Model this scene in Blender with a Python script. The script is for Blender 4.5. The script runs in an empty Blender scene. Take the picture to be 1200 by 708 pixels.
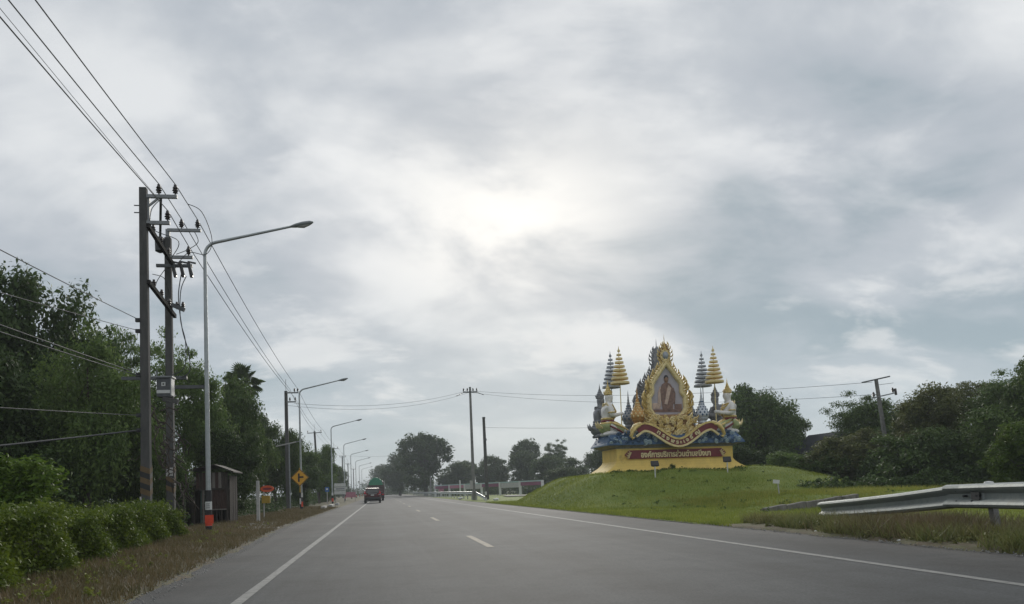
import bpy, bmesh, math, random
import numpy as np
from mathutils import Vector, Matrix, noise as mnoise

random.seed(7); RNG = np.random.default_rng(7)
SC = bpy.context.scene
COL = SC.collection
PI = math.pi

# ------------------------------------------------------------------ camera
CAM_H = 1.15
def make_camera():
    yaw, pitch, roll = math.radians(9.0), math.radians(3.0), math.radians(2.0)
    fwd = Vector((math.sin(yaw)*math.cos(pitch), math.cos(yaw)*math.cos(pitch), math.sin(pitch)))
    right = Vector((math.cos(yaw), -math.sin(yaw), 0))
    up = right.cross(fwd)
    r = right*math.cos(roll) - up*math.sin(roll)
    u = r.cross(fwd)
    cd = bpy.data.cameras.new('camera'); co = bpy.data.objects.new('camera', cd); COL.objects.link(co)
    m = Matrix((r, u, -fwd)).transposed().to_4x4(); m.translation = (0, 0, CAM_H)
    co.matrix_world = m
    cd.sensor_width = 36; cd.lens = 27.0
    cd.shift_x = 12.0/1200; cd.shift_y = 170.9/1200
    cd.clip_start = 0.05; cd.clip_end = 12000
    SC.camera = co
make_camera()

# ------------------------------------------------------------------ sky, sun, exposure
SUN_EL, SUN_AZ = math.radians(19.6), math.radians(10.7)      # azimuth clockwise from +Y (along the road)
SUN_DIR = Vector((math.sin(SUN_AZ)*math.cos(SUN_EL), math.cos(SUN_AZ)*math.cos(SUN_EL), math.sin(SUN_EL)))
OX, OY, WX, WY = 19.89, 8.26, 4.14, 23.64   # where in the cloud pattern the view falls
def make_world():
    w = bpy.data.worlds.new("World"); SC.world = w; w.use_nodes = True
    nt = w.node_tree; N = nt.nodes; L = nt.links
    for n in list(N): N.remove(n)
    def new(t, **k):
        n = N.new(t)
        for a, b in k.items(): setattr(n, a, b)
        return n
    def math_(op, a, b=None, clamp=False):
        n = new('ShaderNodeMath', operation=op); n.use_clamp = clamp
        for i, v in enumerate((a, b)):
            if v is None: continue
            if isinstance(v, (int, float)): n.inputs[i].default_value = v
            else: L.new(v, n.inputs[i])
        return n.outputs[0]
    def ramp(x, a, b, c=0.0, d=1.0, smooth=True):
        n = new('ShaderNodeMapRange'); n.interpolation_type = 'SMOOTHSTEP' if smooth else 'LINEAR'
        L.new(x, n.inputs[0])
        for i, v in enumerate((a, b, c, d)): n.inputs[i+1].default_value = v
        return n.outputs[0]
    def mix(f, a, b):
        n = new('ShaderNodeMix', data_type='RGBA')
        if isinstance(f, (int, float)): n.inputs[0].default_value = f
        else: L.new(f, n.inputs[0])
        for i, v in ((6, a), (7, b)):
            if isinstance(v, tuple): n.inputs[i].default_value = (*v, 1)
            else: L.new(v, n.inputs[i])
        return n.outputs[2]
    tc = new('ShaderNodeTexCoord'); d = tc.outputs['Generated']
    sep = new('ShaderNodeSeparateXYZ'); L.new(d, sep.inputs[0])
    X, Y, Z = sep.outputs
    zc = math_('ADD', math_('MAXIMUM', Z, 0.0), 0.34)
    px = math_('DIVIDE', X, zc); py = math_('DIVIDE', Y, zc)
    def plane(sx, sy, ox, oy, rot=0.0):
        cb = new('ShaderNodeCombineXYZ'); L.new(px, cb.inputs[0]); L.new(py, cb.inputs[1])
        mp = new('ShaderNodeMapping'); L.new(cb.outputs[0], mp.inputs[0])
        mp.inputs['Location'].default_value = (ox, oy, 0); mp.inputs['Scale'].default_value = (sx, sy, 1)
        mp.inputs['Rotation'].default_value = (0, 0, rot)
        return mp.outputs[0]
    def noise(vec, scale, detail, rough, dist=0.0):
        n = new('ShaderNodeTexNoise'); L.new(vec, n.inputs['Vector'])
        n.inputs['Scale'].default_value = scale; n.inputs['Detail'].default_value = detail
        n.inputs['Roughness'].default_value = rough; n.inputs['Distortion'].default_value = dist
        return n.outputs['Fac']
    n1 = noise(plane(0.85, 1.0, OX, OY, 0.45), 1.15, 4, 0.5, 0.5)         # broad cloud banks
    n2 = noise(plane(0.85, 1.1, 9.2+OX, 4.4+WX, 0.55), 2.6, 11, 0.56, 0.25)   # billows
    n3 = noise(plane(0.8, 1.25, 1.7+WY, 8.1+OY, 0.35), 2.6, 10, 0.58, 0.25)    # lit puffs and torn edges
    s = math_('ADD', math_('MULTIPLY', n1, 0.60), math_('MULTIPLY', n2, 0.40))
    # gap of thin cloud round the veiled sun, wider than tall
    dv = new('ShaderNodeVectorMath', operation='SUBTRACT'); L.new(d, dv.inputs[0]); dv.inputs[1].default_value = SUN_DIR
    ms = new('ShaderNodeVectorMath', operation='MULTIPLY'); L.new(dv.outputs[0], ms.inputs[0]); ms.inputs[1].default_value = (1.0, 1.0, 1.75)
    ln = new('ShaderNodeVectorMath', operation='LENGTH'); L.new(ms.outputs[0], ln.inputs[0]); dist = ln.outputs['Value']
    broad = ramp(dist, 0.95, 0.0)
    tight = math_('POWER', ramp(dist, 0.36, 0.0), 1.7)
    s2 = math_('ADD', s, math_('MULTIPLY', broad, 0.050))
    base = mix(ramp(s2, 0.39, 0.50), (0.225, 0.275, 0.310), (0.350, 0.378, 0.412))
    base = mix(ramp(s2, 0.48, 0.62), base, (0.545, 0.56, 0.572))
    edge = math_('MULTIPLY', ramp(n3, 0.51, 0.63), ramp(s2, 0.42, 0.56, 0.2, 1.0))
    base = mix(math_('MULTIPLY', edge, 0.42), base, (0.66, 0.665, 0.665))
    gl = math_('MULTIPLY', tight, ramp(n2, 0.33, 0.58, 0.15, 1.0), clamp=True)
    base = mix(math_('MULTIPLY', gl, 0.95), base, (0.74, 0.73, 0.70))
    # hazier, bluer towards the horizon with a few lit puffs
    low = ramp(Z, 0.0, 0.30, 1.0, 0.0)
    base = mix(math_('MULTIPLY', low, 0.70), base, (0.315, 0.385, 0.425))
    band = math_('MULTIPLY', ramp(Z, 0.05, 0.13), ramp(Z, 0.19, 0.34, 1.0, 0.0))
    puff = math_('MULTIPLY', band, ramp(n3, 0.50, 0.62))
    base = mix(math_('MULTIPLY', puff, 0.55), base, (0.55, 0.56, 0.565))
    sky = new('ShaderNodeTexSky'); sky.sky_type = 'NISHITA'; sky.sun_disc = False
    sky.sun_elevation = SUN_EL; sky.sun_rotation = SUN_AZ
    sc = new('ShaderNodeVectorMath', operation='SCALE'); L.new(base, sc.inputs[0]); sc.inputs['Scale'].default_value = 10.0
    full = mix(0.975, sky.outputs[0], sc.outputs[0])
    bg = new('ShaderNodeBackground'); L.new(full, bg.inputs[0]); bg.inputs[1].default_value = 0.1
    out = new('ShaderNodeOutputWorld'); L.new(bg.outputs[0], out.inputs[0])
make_world()
sl = bpy.data.lights.new('sun', 'SUN'); sl.energy = 1.5; sl.angle = math.radians(25); sl.color = (1, 0.95, 0.86)
so = bpy.data.objects.new('sun', sl); COL.objects.link(so)
so.rotation_euler = (-SUN_DIR).to_track_quat('-Z', 'Y').to_euler()
SC.view_settings.view_transform = 'Standard'; SC.view_settings.look = 'None'
SC.view_settings.exposure = 0.5; SC.view_settings.gamma = 1.0
SC.cycles.max_bounces = 6; SC.cycles.transparent_max_bounces = 6
SC.cycles.diffuse_bounces = 3; SC.cycles.glossy_bounces = 2; SC.cycles.transmission_bounces = 3
SC.cycles.use_denoising = True

# ------------------------------------------------------------------ materials
def mat(name, col, rough=0.7, var=0.25, scale=6.0, bump=0.0, bscale=40.0, metal=0.0, dirt=None, dirt_amt=0.0, dirt_scale=2.0,
        stretch=(1, 1, 1), emit=0.0, spec=0.5):
    m = bpy.data.materials.new(name); m.use_nodes = True
    nt = m.node_tree; N = nt.nodes; L = nt.links; b = N['Principled BSDF']
    tc = N.new('ShaderNodeTexCoord'); mp = N.new('ShaderNodeMapping'); L.new(tc.outputs['Object'], mp.inputs[0])
    mp.inputs['Scale'].default_value = stretch
    n = N.new('ShaderNodeTexNoise'); L.new(mp.outputs[0], n.inputs['Vector'])
    n.inputs['Scale'].default_value = scale; n.inputs['Detail'].default_value = 6; n.inputs['Roughness'].default_value = 0.62
    mr = N.new('ShaderNodeMapRange'); L.new(n.outputs['Fac'], mr.inputs[0])
    mr.inputs[1].default_value = 0.3; mr.inputs[2].default_value = 0.7
    mr.inputs[3].default_value = 1-var; mr.inputs[4].default_value = 1+var*0.6
    mx = N.new('ShaderNodeMix'); mx.data_type = 'RGBA'; mx.blend_type = 'MULTIPLY'; mx.inputs[0].default_value = 1
    mx.inputs[6].default_value = (*col, 1); L.new(mr.outputs[0], mx.inputs[7])
    c = mx.outputs[2]
    if dirt is not None:
        n2 = N.new('ShaderNodeTexNoise'); L.new(tc.outputs['Object'], n2.inputs['Vector'])
        n2.inputs['Scale'].default_value = dirt_scale; n2.inputs['Detail'].default_value = 8; n2.inputs['Roughness'].default_value = 0.7
        r2 = N.new('ShaderNodeMapRange'); L.new(n2.outputs['Fac'], r2.inputs[0])
        r2.inputs[1].default_value = 0.62-0.3*dirt_amt; r2.inputs[2].default_value = 0.72; r2.inputs[4].default_value = min(1, 0.4+dirt_amt)
        m2 = N.new('ShaderNodeMix'); m2.data_type = 'RGBA'; L.new(r2.outputs[0], m2.inputs[0]); L.new(c, m2.inputs[6]); m2.inputs[7].default_value = (*dirt, 1)
        c = m2.outputs[2]
    L.new(c, b.inputs['Base Color'])
    b.inputs['Roughness'].default_value = rough; b.inputs['Metallic'].default_value = metal
    b.inputs['Specular IOR Level'].default_value = spec
    if bump > 0:
        n3 = N.new('ShaderNodeTexNoise'); L.new(mp.outputs[0], n3.inputs['Vector']); n3.inputs['Scale'].default_value = bscale; n3.inputs['Detail'].default_value = 5
        bp = N.new('ShaderNodeBump'); L.new(n3.outputs['Fac'], bp.inputs['Height']); bp.inputs['Strength'].default_value = bump; bp.inputs['Distance'].default_value = 0.05
        L.new(bp.outputs[0], b.inputs['Normal'])
    if emit > 0:
        b.inputs['Emission Color'].default_value = (*col, 1); b.inputs['Emission Strength'].default_value = emit
    return m

def leafmat(name, ca, cb, clump=0.6, trans=0.25, hue=None):
    """per-leaf and per-clump colour variation, a little translucency"""
    m = bpy.data.materials.new(name); m.use_nodes = True
    nt = m.node_tree; N = nt.nodes; L = nt.links
    for n in list(N): N.remove(n)
    g = N.new('ShaderNodeNewGeometry'); tc = N.new('ShaderNodeTexCoord')
    n = N.new('ShaderNodeTexNoise'); L.new(tc.outputs['Object'], n.inputs['Vector']); n.inputs['Scale'].default_value = clump*5; n.inputs['Detail'].default_value = 3
    a = N.new('ShaderNodeMath'); a.operation = 'MULTIPLY_ADD'; L.new(g.outputs['Random Per Island'], a.inputs[0]); a.inputs[1].default_value = 0.5
    s = N.new('ShaderNodeMapRange'); L.new(n.outputs['Fac'], s.inputs[0]); s.inputs[1].default_value = 0.3; s.inputs[2].default_value = 0.7; s.inputs[4].default_value = 0.5
    L.new(s.outputs[0], a.inputs[2])
    mx = N.new('ShaderNodeMix'); mx.data_type = 'RGBA'; L.new(a.outputs[0], mx.inputs[0]); mx.inputs[6].default_value = (*ca, 1); mx.inputs[7].default_value = (*cb, 1)
    c = mx.outputs[2]
    oi = N.new('ShaderNodeObjectInfo')
    hs = N.new('ShaderNodeHueSaturation'); L.new(c, hs.inputs['Color'])
    r = N.new('ShaderNodeMapRange'); L.new(oi.outputs['Random'], r.inputs[0]); r.inputs[3].default_value = 0.8; r.inputs[4].default_value = 1.2
    L.new(r.outputs[0], hs.inputs['Value'])
    c = hs.outputs[0]
    df = N.new('ShaderNodeBsdfPrincipled'); L.new(c, df.inputs['Base Color']); df.inputs['Roughness'].default_value = 0.6; df.inputs['Specular IOR Level'].default_value = 0.25
    tr = N.new('ShaderNodeBsdfTranslucent'); L.new(c, tr.inputs['Color'])
    ms = N.new('ShaderNodeMixShader'); ms.inputs[0].default_value = trans
    L.new(df.outputs[0], ms.inputs[1]); L.new(tr.outputs[0], ms.inputs[2])
    o = N.new('ShaderNodeOutputMaterial'); L.new(ms.outputs[0], o.inputs[0])
    return m

def groundmat(name, stops, scale=0.5, fine=12.0, bump=0.4, rough=0.9, coord='Object', spec=0.3):
    """several colours blended over two scales of noise"""
    m = bpy.data.materials.new(name); m.use_nodes = True
    nt = m.node_tree; N = nt.nodes; L = nt.links; b = N['Principled BSDF']
    tc = N.new('ShaderNodeTexCoord')
    def nz(sc, de):
        n = N.new('ShaderNodeTexNoise'); L.new(tc.outputs[coord], n.inputs['Vector']); n.inputs['Scale'].default_value = sc; n.inputs['Detail'].default_value = de
        n.inputs['Roughness'].default_value = 0.65
        return n.outputs['Fac']
    a = N.new('ShaderNodeMath'); a.operation = 'MULTIPLY_ADD'; L.new(nz(scale, 5), a.inputs[0]); a.inputs[1].default_value = 0.65
    a2 = N.new('ShaderNodeMath'); a2.operation = 'MULTIPLY'; L.new(nz(fine, 8), a2.inputs[0]); a2.inputs[1].default_value = 0.35
    L.new(a2.outputs[0], a.inputs[2])
    cr = N.new('ShaderNodeValToRGB'); L.new(a.outputs[0], cr.inputs[0])
    e = cr.color_ramp.elements
    k = len(stops)
    e[0].position = 0.34; e[0].color = (*stops[0], 1); e[1].position = 0.66; e[1].color = (*stops[-1], 1)
    for i in range(1, k-1):
        q = e.new(0.34+0.32*i/(k-1)); q.color = (*stops[i], 1)
    L.new(cr.outputs[0], b.inputs['Base Color']); b.inputs['Roughness'].default_value = rough; b.inputs['Specular IOR Level'].default_value = spec
    bp = N.new('ShaderNodeBump'); L.new(nz(fine*3, 6), bp.inputs['Height']); bp.inputs['Strength'].default_value = bump; bp.inputs['Distance'].default_value = 0.05
    L.new(bp.outputs[0], b.inputs['Normal'])
    return m

def asphalt_mat():
    m = bpy.data.materials.new('asphalt'); m.use_nodes = True
    nt = m.node_tree; N = nt.nodes; L = nt.links; b = N['Principled BSDF']
    tc = N.new('ShaderNodeTexCoord')
    def nz(sc, de, st=(1, 1, 1), ro=0.6):
        mp = N.new('ShaderNodeMapping'); L.new(tc.outputs['Object'], mp.inputs[0]); mp.inputs['Scale'].default_value = st
        n = N.new('ShaderNodeTexNoise'); L.new(mp.outputs[0], n.inputs['Vector']); n.inputs['Scale'].default_value = sc; n.inputs['Detail'].default_value = de; n.inputs['Roughness'].default_value = ro
        return n.outputs['Fac']
    def mr(x, a, b_, c, d):
        n = N.new('ShaderNodeMapRange'); L.new(x, n.inputs[0])
        for i, v in enumerate((a, b_, c, d)): n.inputs[i+1].default_value = v
        return n.outputs[0]
    def mul(a, b_):
        n = N.new('ShaderNodeMath'); n.operation = 'MULTIPLY'; L.new(a, n.inputs[0]); L.new(b_, n.inputs[1]); return n.outputs[0]
    v = mul(mr(nz(0.30, 7), 0.33, 0.67, 0.72, 1.22), mr(nz(1.0, 6, (2.2, 0.04, 1)), 0.3, 0.7, 0.84, 1.12))
    v = mul(v, mr(nz(30, 4, ro=0.75), 0.3, 0.7, 0.55, 1.42))
    v = mul(v, mr(nz(1.3, 8, ro=0.7), 0.48, 0.66, 1.0, 0.78))
    v = mul(v, mr(nz(0.5, 7, (3.0, 0.10, 1), 0.65), 0.52, 0.68, 1.0, 1.22))
    v = mul(v, mr(nz(6, 7), 0.35, 0.75, 1.05, 0.86))
    # tyre tracks polished into each lane (x positions in metres)
    sep = N.new('ShaderNodeSeparateXYZ'); L.new(tc.outputs['Object'], sep.inputs[0])
    w = N.new('ShaderNodeMath'); w.operation = 'MULTIPLY_ADD'; L.new(sep.outputs[0], w.inputs[0]); w.inputs[1].default_value = 2*PI/1.95; w.inputs[2].default_value = 0.6
    sn = N.new('ShaderNodeMath'); sn.operation = 'SINE'; L.new(w.outputs[0], sn.inputs[0])
    v = mul(v, mr(sn.outputs[0], -1, 1, 0.86, 1.08))
    # shoulders are browner and dustier
    ab = N.new('ShaderNodeMath'); ab.operation = 'ADD'; L.new(sep.outputs[0], ab.inputs[0]); ab.inputs[1].default_value = -2.4
    ab2 = N.new('ShaderNodeMath'); ab2.operation = 'ABSOLUTE'; L.new(ab.outputs[0], ab2.inputs[0])
    sh = mr(ab2.outputs[0], 3.9, 5.8, 0, 1)
    mx = N.new('ShaderNodeMix'); mx.data_type = 'RGBA'; L.new(mul(sh, mr(nz(0.8, 6), 0.35, 0.65, 0.3, 1)), mx.inputs[0])
    mx.inputs[6].default_value = (0.054, 0.058, 0.061, 1); mx.inputs[7].default_value = (0.080, 0.075, 0.071, 1)
    m2 = N.new('ShaderNodeMix'); m2.data_type = 'RGBA'; m2.blend_type = 'MULTIPLY'; m2.inputs[0].default_value = 1
    L.new(mx.outputs[2], m2.inputs[6]); L.new(v, m2.inputs[7])
    L.new(m2.outputs[2], b.inputs['Base Color'])
    b.inputs['Roughness'].default_value = 0.82; b.inputs['Specular IOR Level'].default_value = 0.22
    bp = N.new('ShaderNodeBump'); L.new(nz(120, 3), bp.inputs['Height']); bp.inputs['Strength'].default_value = 0.35; bp.inputs['Distance'].default_value = 0.01
    L.new(bp.outputs[0], b.inputs['Normal'])
    return m

def paint_mat(name, col):
    """road paint worn through to the asphalt in specks"""
    m = mat(name, col, 0.75, 0.18, 2.5, 0.2, 90, dirt=(0.075, 0.075, 0.075), dirt_amt=0.55, dirt_scale=7)
    return m

M = dict(
    asphalt=asphalt_mat(),
    white_line=paint_mat('white_line_paint', (0.21, 0.21, 0.198)),
    dash_line=paint_mat('dash_line_paint', (0.165, 0.135, 0.085)),
    concrete=mat('weathered_concrete', (0.22, 0.215, 0.205), 0.9, 0.3, 5, 0.3, 30, dirt=(0.07, 0.065, 0.06), dirt_amt=0.3),
    concrete_dark=mat('dark_old_concrete', (0.10, 0.098, 0.092), 0.9, 0.35, 5, 0.3, 30, dirt=(0.04, 0.04, 0.038), dirt_amt=0.35),
    pole_concrete=mat('pole_concrete', (0.085, 0.083, 0.080), 0.9, 0.3, 4, 0.2, 40, dirt=(0.05, 0.05, 0.048), dirt_amt=0.3, stretch=(1, 1, 0.25)),
    steel=mat('galvanised_steel', (0.40, 0.42, 0.42), 0.42, 0.15, 8, 0.05, 30, metal=0.55, dirt=(0.16, 0.15, 0.13), dirt_amt=0.12),
    rail_steel=mat('guardrail_steel', (0.25, 0.275, 0.265), 0.55, 0.25, 5, 0.08, 25, metal=0.45, dirt=(0.15, 0.14, 0.11), dirt_amt=0.25, dirt_scale=5),
    black_metal=mat('black_metal', (0.025, 0.025, 0.027), 0.5, 0.3),
    dark_metal=mat('dark_grey_metal', (0.09, 0.095, 0.10), 0.55, 0.3),
    grey_metal=mat('grey_metal', (0.26, 0.27, 0.28), 0.5, 0.25),
    dark_timber=mat('dark_weathered_timber', (0.028, 0.026, 0.024), 0.95, 0.3, 6, spec=0.1),
    wire=mat('wire', (0.06, 0.062, 0.066), 0.6, 0.1),
    porcelain=mat('brown_porcelain', (0.045, 0.035, 0.032), 0.3, 0.2),
    black_paint=mat('black_paint', (0.02, 0.02, 0.02), 0.6, 0.3),
    white_paint=mat('white_paint', (0.62, 0.62, 0.60), 0.7, 0.12, dirt=(0.3, 0.28, 0.25), dirt_amt=0.2),
    off_white=mat('off_white_paint', (0.42, 0.41, 0.39), 0.7, 0.2, dirt=(0.2, 0.18, 0.16), dirt_amt=0.2),
    yellow_sign=mat('yellow_sign_sheeting', (0.72, 0.36, 0.02), 0.45, 0.1),
    yellow_dull=mat('dull_yellow_paint', (0.36, 0.24, 0.03), 0.7, 0.2),
    ochre_band=mat('faded_ochre_band', (0.15, 0.10, 0.05), 0.9, 0.35, dirt=(0.06, 0.05, 0.045), dirt_amt=0.4, dirt_scale=6),
    orange=mat('orange_reflector', (0.66, 0.06, 0.02), 0.5, 0.15),
    orange_sign=mat('orange_sign', (0.62, 0.10, 0.03), 0.6, 0.15),
    blue_sign=mat('blue_sign', (0.03, 0.12, 0.32), 0.5, 0.15),
    pink=mat('pink_paint', (0.42, 0.17, 0.22), 0.7, 0.2, dirt=(0.25, 0.1, 0.13), dirt_amt=0.2),
    maroon_band=mat('magenta_band_paint', (0.20, 0.06, 0.11), 0.7, 0.2),
    teal_rail=mat('pale_teal_rail', (0.35, 0.47, 0.45), 0.6, 0.2),
    wood=mat('old_grey_wood', (0.060, 0.048, 0.040), 0.9, 0.45, 3, 0.4, 18, stretch=(6, 6, 0.7)),
    wood_red=mat('old_reddish_wood', (0.068, 0.040, 0.033), 0.9, 0.45, 3, 0.4, 18, stretch=(6, 6, 0.7)),
    wood_pale=mat('pale_weathered_wood', (0.20, 0.18, 0.16), 0.9, 0.4, 3, 0.4, 18, stretch=(6, 6, 0.7)),
    tin=mat('rusty_tin', (0.038, 0.030, 0.027), 0.8, 0.4, 4, dirt=(0.08, 0.035, 0.02), dirt_amt=0.4),
    ladder=mat('green_grey_ladder', (0.10, 0.16, 0.14), 0.7, 0.2),
    mon_yellow=mat('monument_yellow_paint', (0.78, 0.56, 0.15), 0.75, 0.14, 1.5, 0.12, 14, dirt=(0.30, 0.20, 0.08), dirt_amt=0.22, dirt_scale=1.6, stretch=(1, 1, 0.4)),
    gold=mat('monument_gold', (0.74, 0.55, 0.20), 0.42, 0.3, 7, 0.3, 26, metal=0.25, dirt=(0.20, 0.10, 0.03), dirt_amt=0.35, dirt_scale=6),
    gold_pale=mat('monument_pale_gold', (0.80, 0.65, 0.33), 0.5, 0.2, 7, 0.1, 26, metal=0.1, dirt=(0.3, 0.2, 0.08), dirt_amt=0.2, dirt_scale=6),
    maroon=mat('monument_maroon', (0.19, 0.030, 0.036), 0.6, 0.2, 4, dirt=(0.10, 0.02, 0.02), dirt_amt=0.2),
    letter_gold=mat('lettering_pale_gold', (0.72, 0.60, 0.34), 0.6, 0.12),
    silver=mat('monument_silver', (0.36, 0.38, 0.41), 0.5, 0.3, 7, 0.2, 26, metal=0.25, dirt=(0.14, 0.14, 0.15), dirt_amt=0.3, dirt_scale=5),
    silver_bright=mat('bright_silver_paint', (0.58, 0.61, 0.65), 0.45, 0.2, 7, 0.1, 26, metal=0.2),
    grey_stone=mat('monument_grey_cement', (0.27, 0.275, 0.29), 0.85, 0.35, 4, 0.3, 20, dirt=(0.10, 0.10, 0.105), dirt_amt=0.4, dirt_scale=3),
    statue_white=mat('statue_white_plaster', (0.82, 0.78, 0.74), 0.65, 0.14, 5, dirt=(0.36, 0.30, 0.26), dirt_amt=0.22, dirt_scale=4),
    green_cloth=mat('statue_green_paint', (0.36, 0.40, 0.18), 0.7, 0.25, 5, dirt=(0.4, 0.3, 0.1), dirt_amt=0.3, dirt_scale=6),
    wave_blue=mat('wave_blue_paint', (0.045, 0.105, 0.205), 0.55, 0.4, 5, 0.3, 12, dirt=(0.02, 0.04, 0.08), dirt_amt=0.3, dirt_scale=4),
    wave_light=mat('wave_light_blue_paint', (0.38, 0.48, 0.55), 0.6, 0.3, 9),
    panel_bg=mat('portrait_background', (0.47, 0.43, 0.475), 0.7, 0.18, 1.2, dirt=(0.50, 0.36, 0.30), dirt_amt=0.4, dirt_scale=0.8),
    robe=mat('portrait_robe', (0.25, 0.15, 0.12), 0.7, 0.4, 4, 0.2, 10),
    robe_pale=mat('portrait_pale_cloth', (0.60, 0.44, 0.36), 0.7, 0.3, 4),
    skin=mat('portrait_skin', (0.30, 0.17, 0.11), 0.6, 0.15),
    hair=mat('black_hair', (0.02, 0.018, 0.018), 0.6, 0.2),
    gold_shadow=mat('monument_crevice_shade', (0.30, 0.16, 0.05), 0.6, 0.3, 6, 0.3, 20),  # darker gold standing in for shade between scrolls and flames
    umbrella_cloth=mat('umbrella_gold_paint', (0.78, 0.62, 0.30), 0.6, 0.12, 6),
    copper=mat('gilded_copper', (0.58, 0.31, 0.09), 0.4, 0.3, 9, 0.3, 20, metal=0.25),
    bark=mat('bark', (0.075, 0.06, 0.048), 0.95, 0.4, 5, 0.6, 25, stretch=(3, 3, 0.6)),
    bark_pale=mat('pale_bark', (0.16, 0.145, 0.125), 0.95, 0.35, 5, 0.5, 25, stretch=(3, 3, 0.6)),
    car_red=mat('dark_red_car_paint', (0.075, 0.008, 0.012), 0.25, 0.08, spec=0.6),
    glass=mat('dark_car_glass', (0.018, 0.02, 0.022), 0.08, 0.05, spec=0.8),
    rubber=mat('tyre_rubber', (0.018, 0.018, 0.018), 0.85, 0.2),
    tail_red=mat('red_tail_lamp', (0.55, 0.02, 0.03), 0.25, 0.1),
    plate=mat('number_plate', (0.6, 0.6, 0.58), 0.5, 0.05),
    black_plastic=mat('black_plastic', (0.02, 0.02, 0.022), 0.6, 0.1),
    tarp=mat('green_tarpaulin', (0.05, 0.24, 0.14), 0.6, 0.25, 3, 0.3, 6),
    truck_wood=mat('truck_side_boards', (0.09, 0.05, 0.045), 0.8, 0.3),
    roof_tile=mat('dark_blue_roof', (0.022, 0.026, 0.034), 0.95, 0.3, 8, 0.3, 20),
    brick_red=mat('reddish_wall', (0.17, 0.085, 0.06), 0.9, 0.25, 5, 0.3, 25),
    rubble=mat('old_stone_wall', (0.20, 0.185, 0.165), 0.95, 0.4, 3, 0.6, 9, dirt=(0.05, 0.05, 0.04), dirt_amt=0.45, dirt_scale=3.5, stretch=(1, 1, 0.5)),
    sand=groundmat('pale_dry_sand', [(0.20, 0.185, 0.165), (0.29, 0.275, 0.25), (0.36, 0.34, 0.31)], 0.6, 6, 0.3),
    lawn=groundmat('lawn', [(0.085, 0.125, 0.018), (0.15, 0.20, 0.028), (0.23, 0.25, 0.05)], 0.35, 5, 0.6),
    verge=groundmat('dry_verge', [(0.06, 0.065, 0.03), (0.13, 0.10, 0.066), (0.10, 0.10, 0.045), (0.17, 0.135, 0.095)], 0.7, 7, 0.6),
    field=groundmat('field', [(0.03, 0.05, 0.015), (0.05, 0.07, 0.02), (0.07, 0.08, 0.03)], 0.05, 1.5, 0.5),
    leaf_dark=leafmat('leaf_dark', (0.04, 0.072, 0.022), (0.095, 0.14, 0.04)),
    leaf_mid=leafmat('leaf_mid', (0.052, 0.095, 0.022), (0.125, 0.18, 0.044)),
    leaf_fine=leafmat('leaf_fine', (0.07, 0.125, 0.032), (0.165, 0.225, 0.06), trans=0.35),
    leaf_olive=leafmat('leaf_olive', (0.062, 0.085, 0.024), (0.15, 0.15, 0.05)),
    leaf_bright=leafmat('leaf_bright', (0.055, 0.110, 0.016), (0.15, 0.215, 0.032), trans=0.35),
    leaf_hedge=leafmat('leaf_hedge', (0.052, 0.095, 0.012), (0.21, 0.27, 0.03), clump=0.25, trans=0.3),
    leaf_far=leafmat('leaf_far', (0.052, 0.082, 0.032), (0.11, 0.145, 0.052)),
    grass=leafmat('grass_blades', (0.135, 0.185, 0.028), (0.33, 0.35, 0.07), clump=0.12, trans=0.3),
    grass_tall=leafmat('tall_grass_blades', (0.16, 0.2, 0.03), (0.38, 0.35, 0.09), clump=0.12, trans=0.35),
    weeds=leafmat('weed_blades', (0.095, 0.135, 0.032), (0.29, 0.26, 0.11), clump=0.14, trans=0.25),
    dry_grass=leafmat('dry_grass_blades', (0.085, 0.085, 0.032), (0.25, 0.185, 0.11), clump=0.16, trans=0.25),
)

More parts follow.
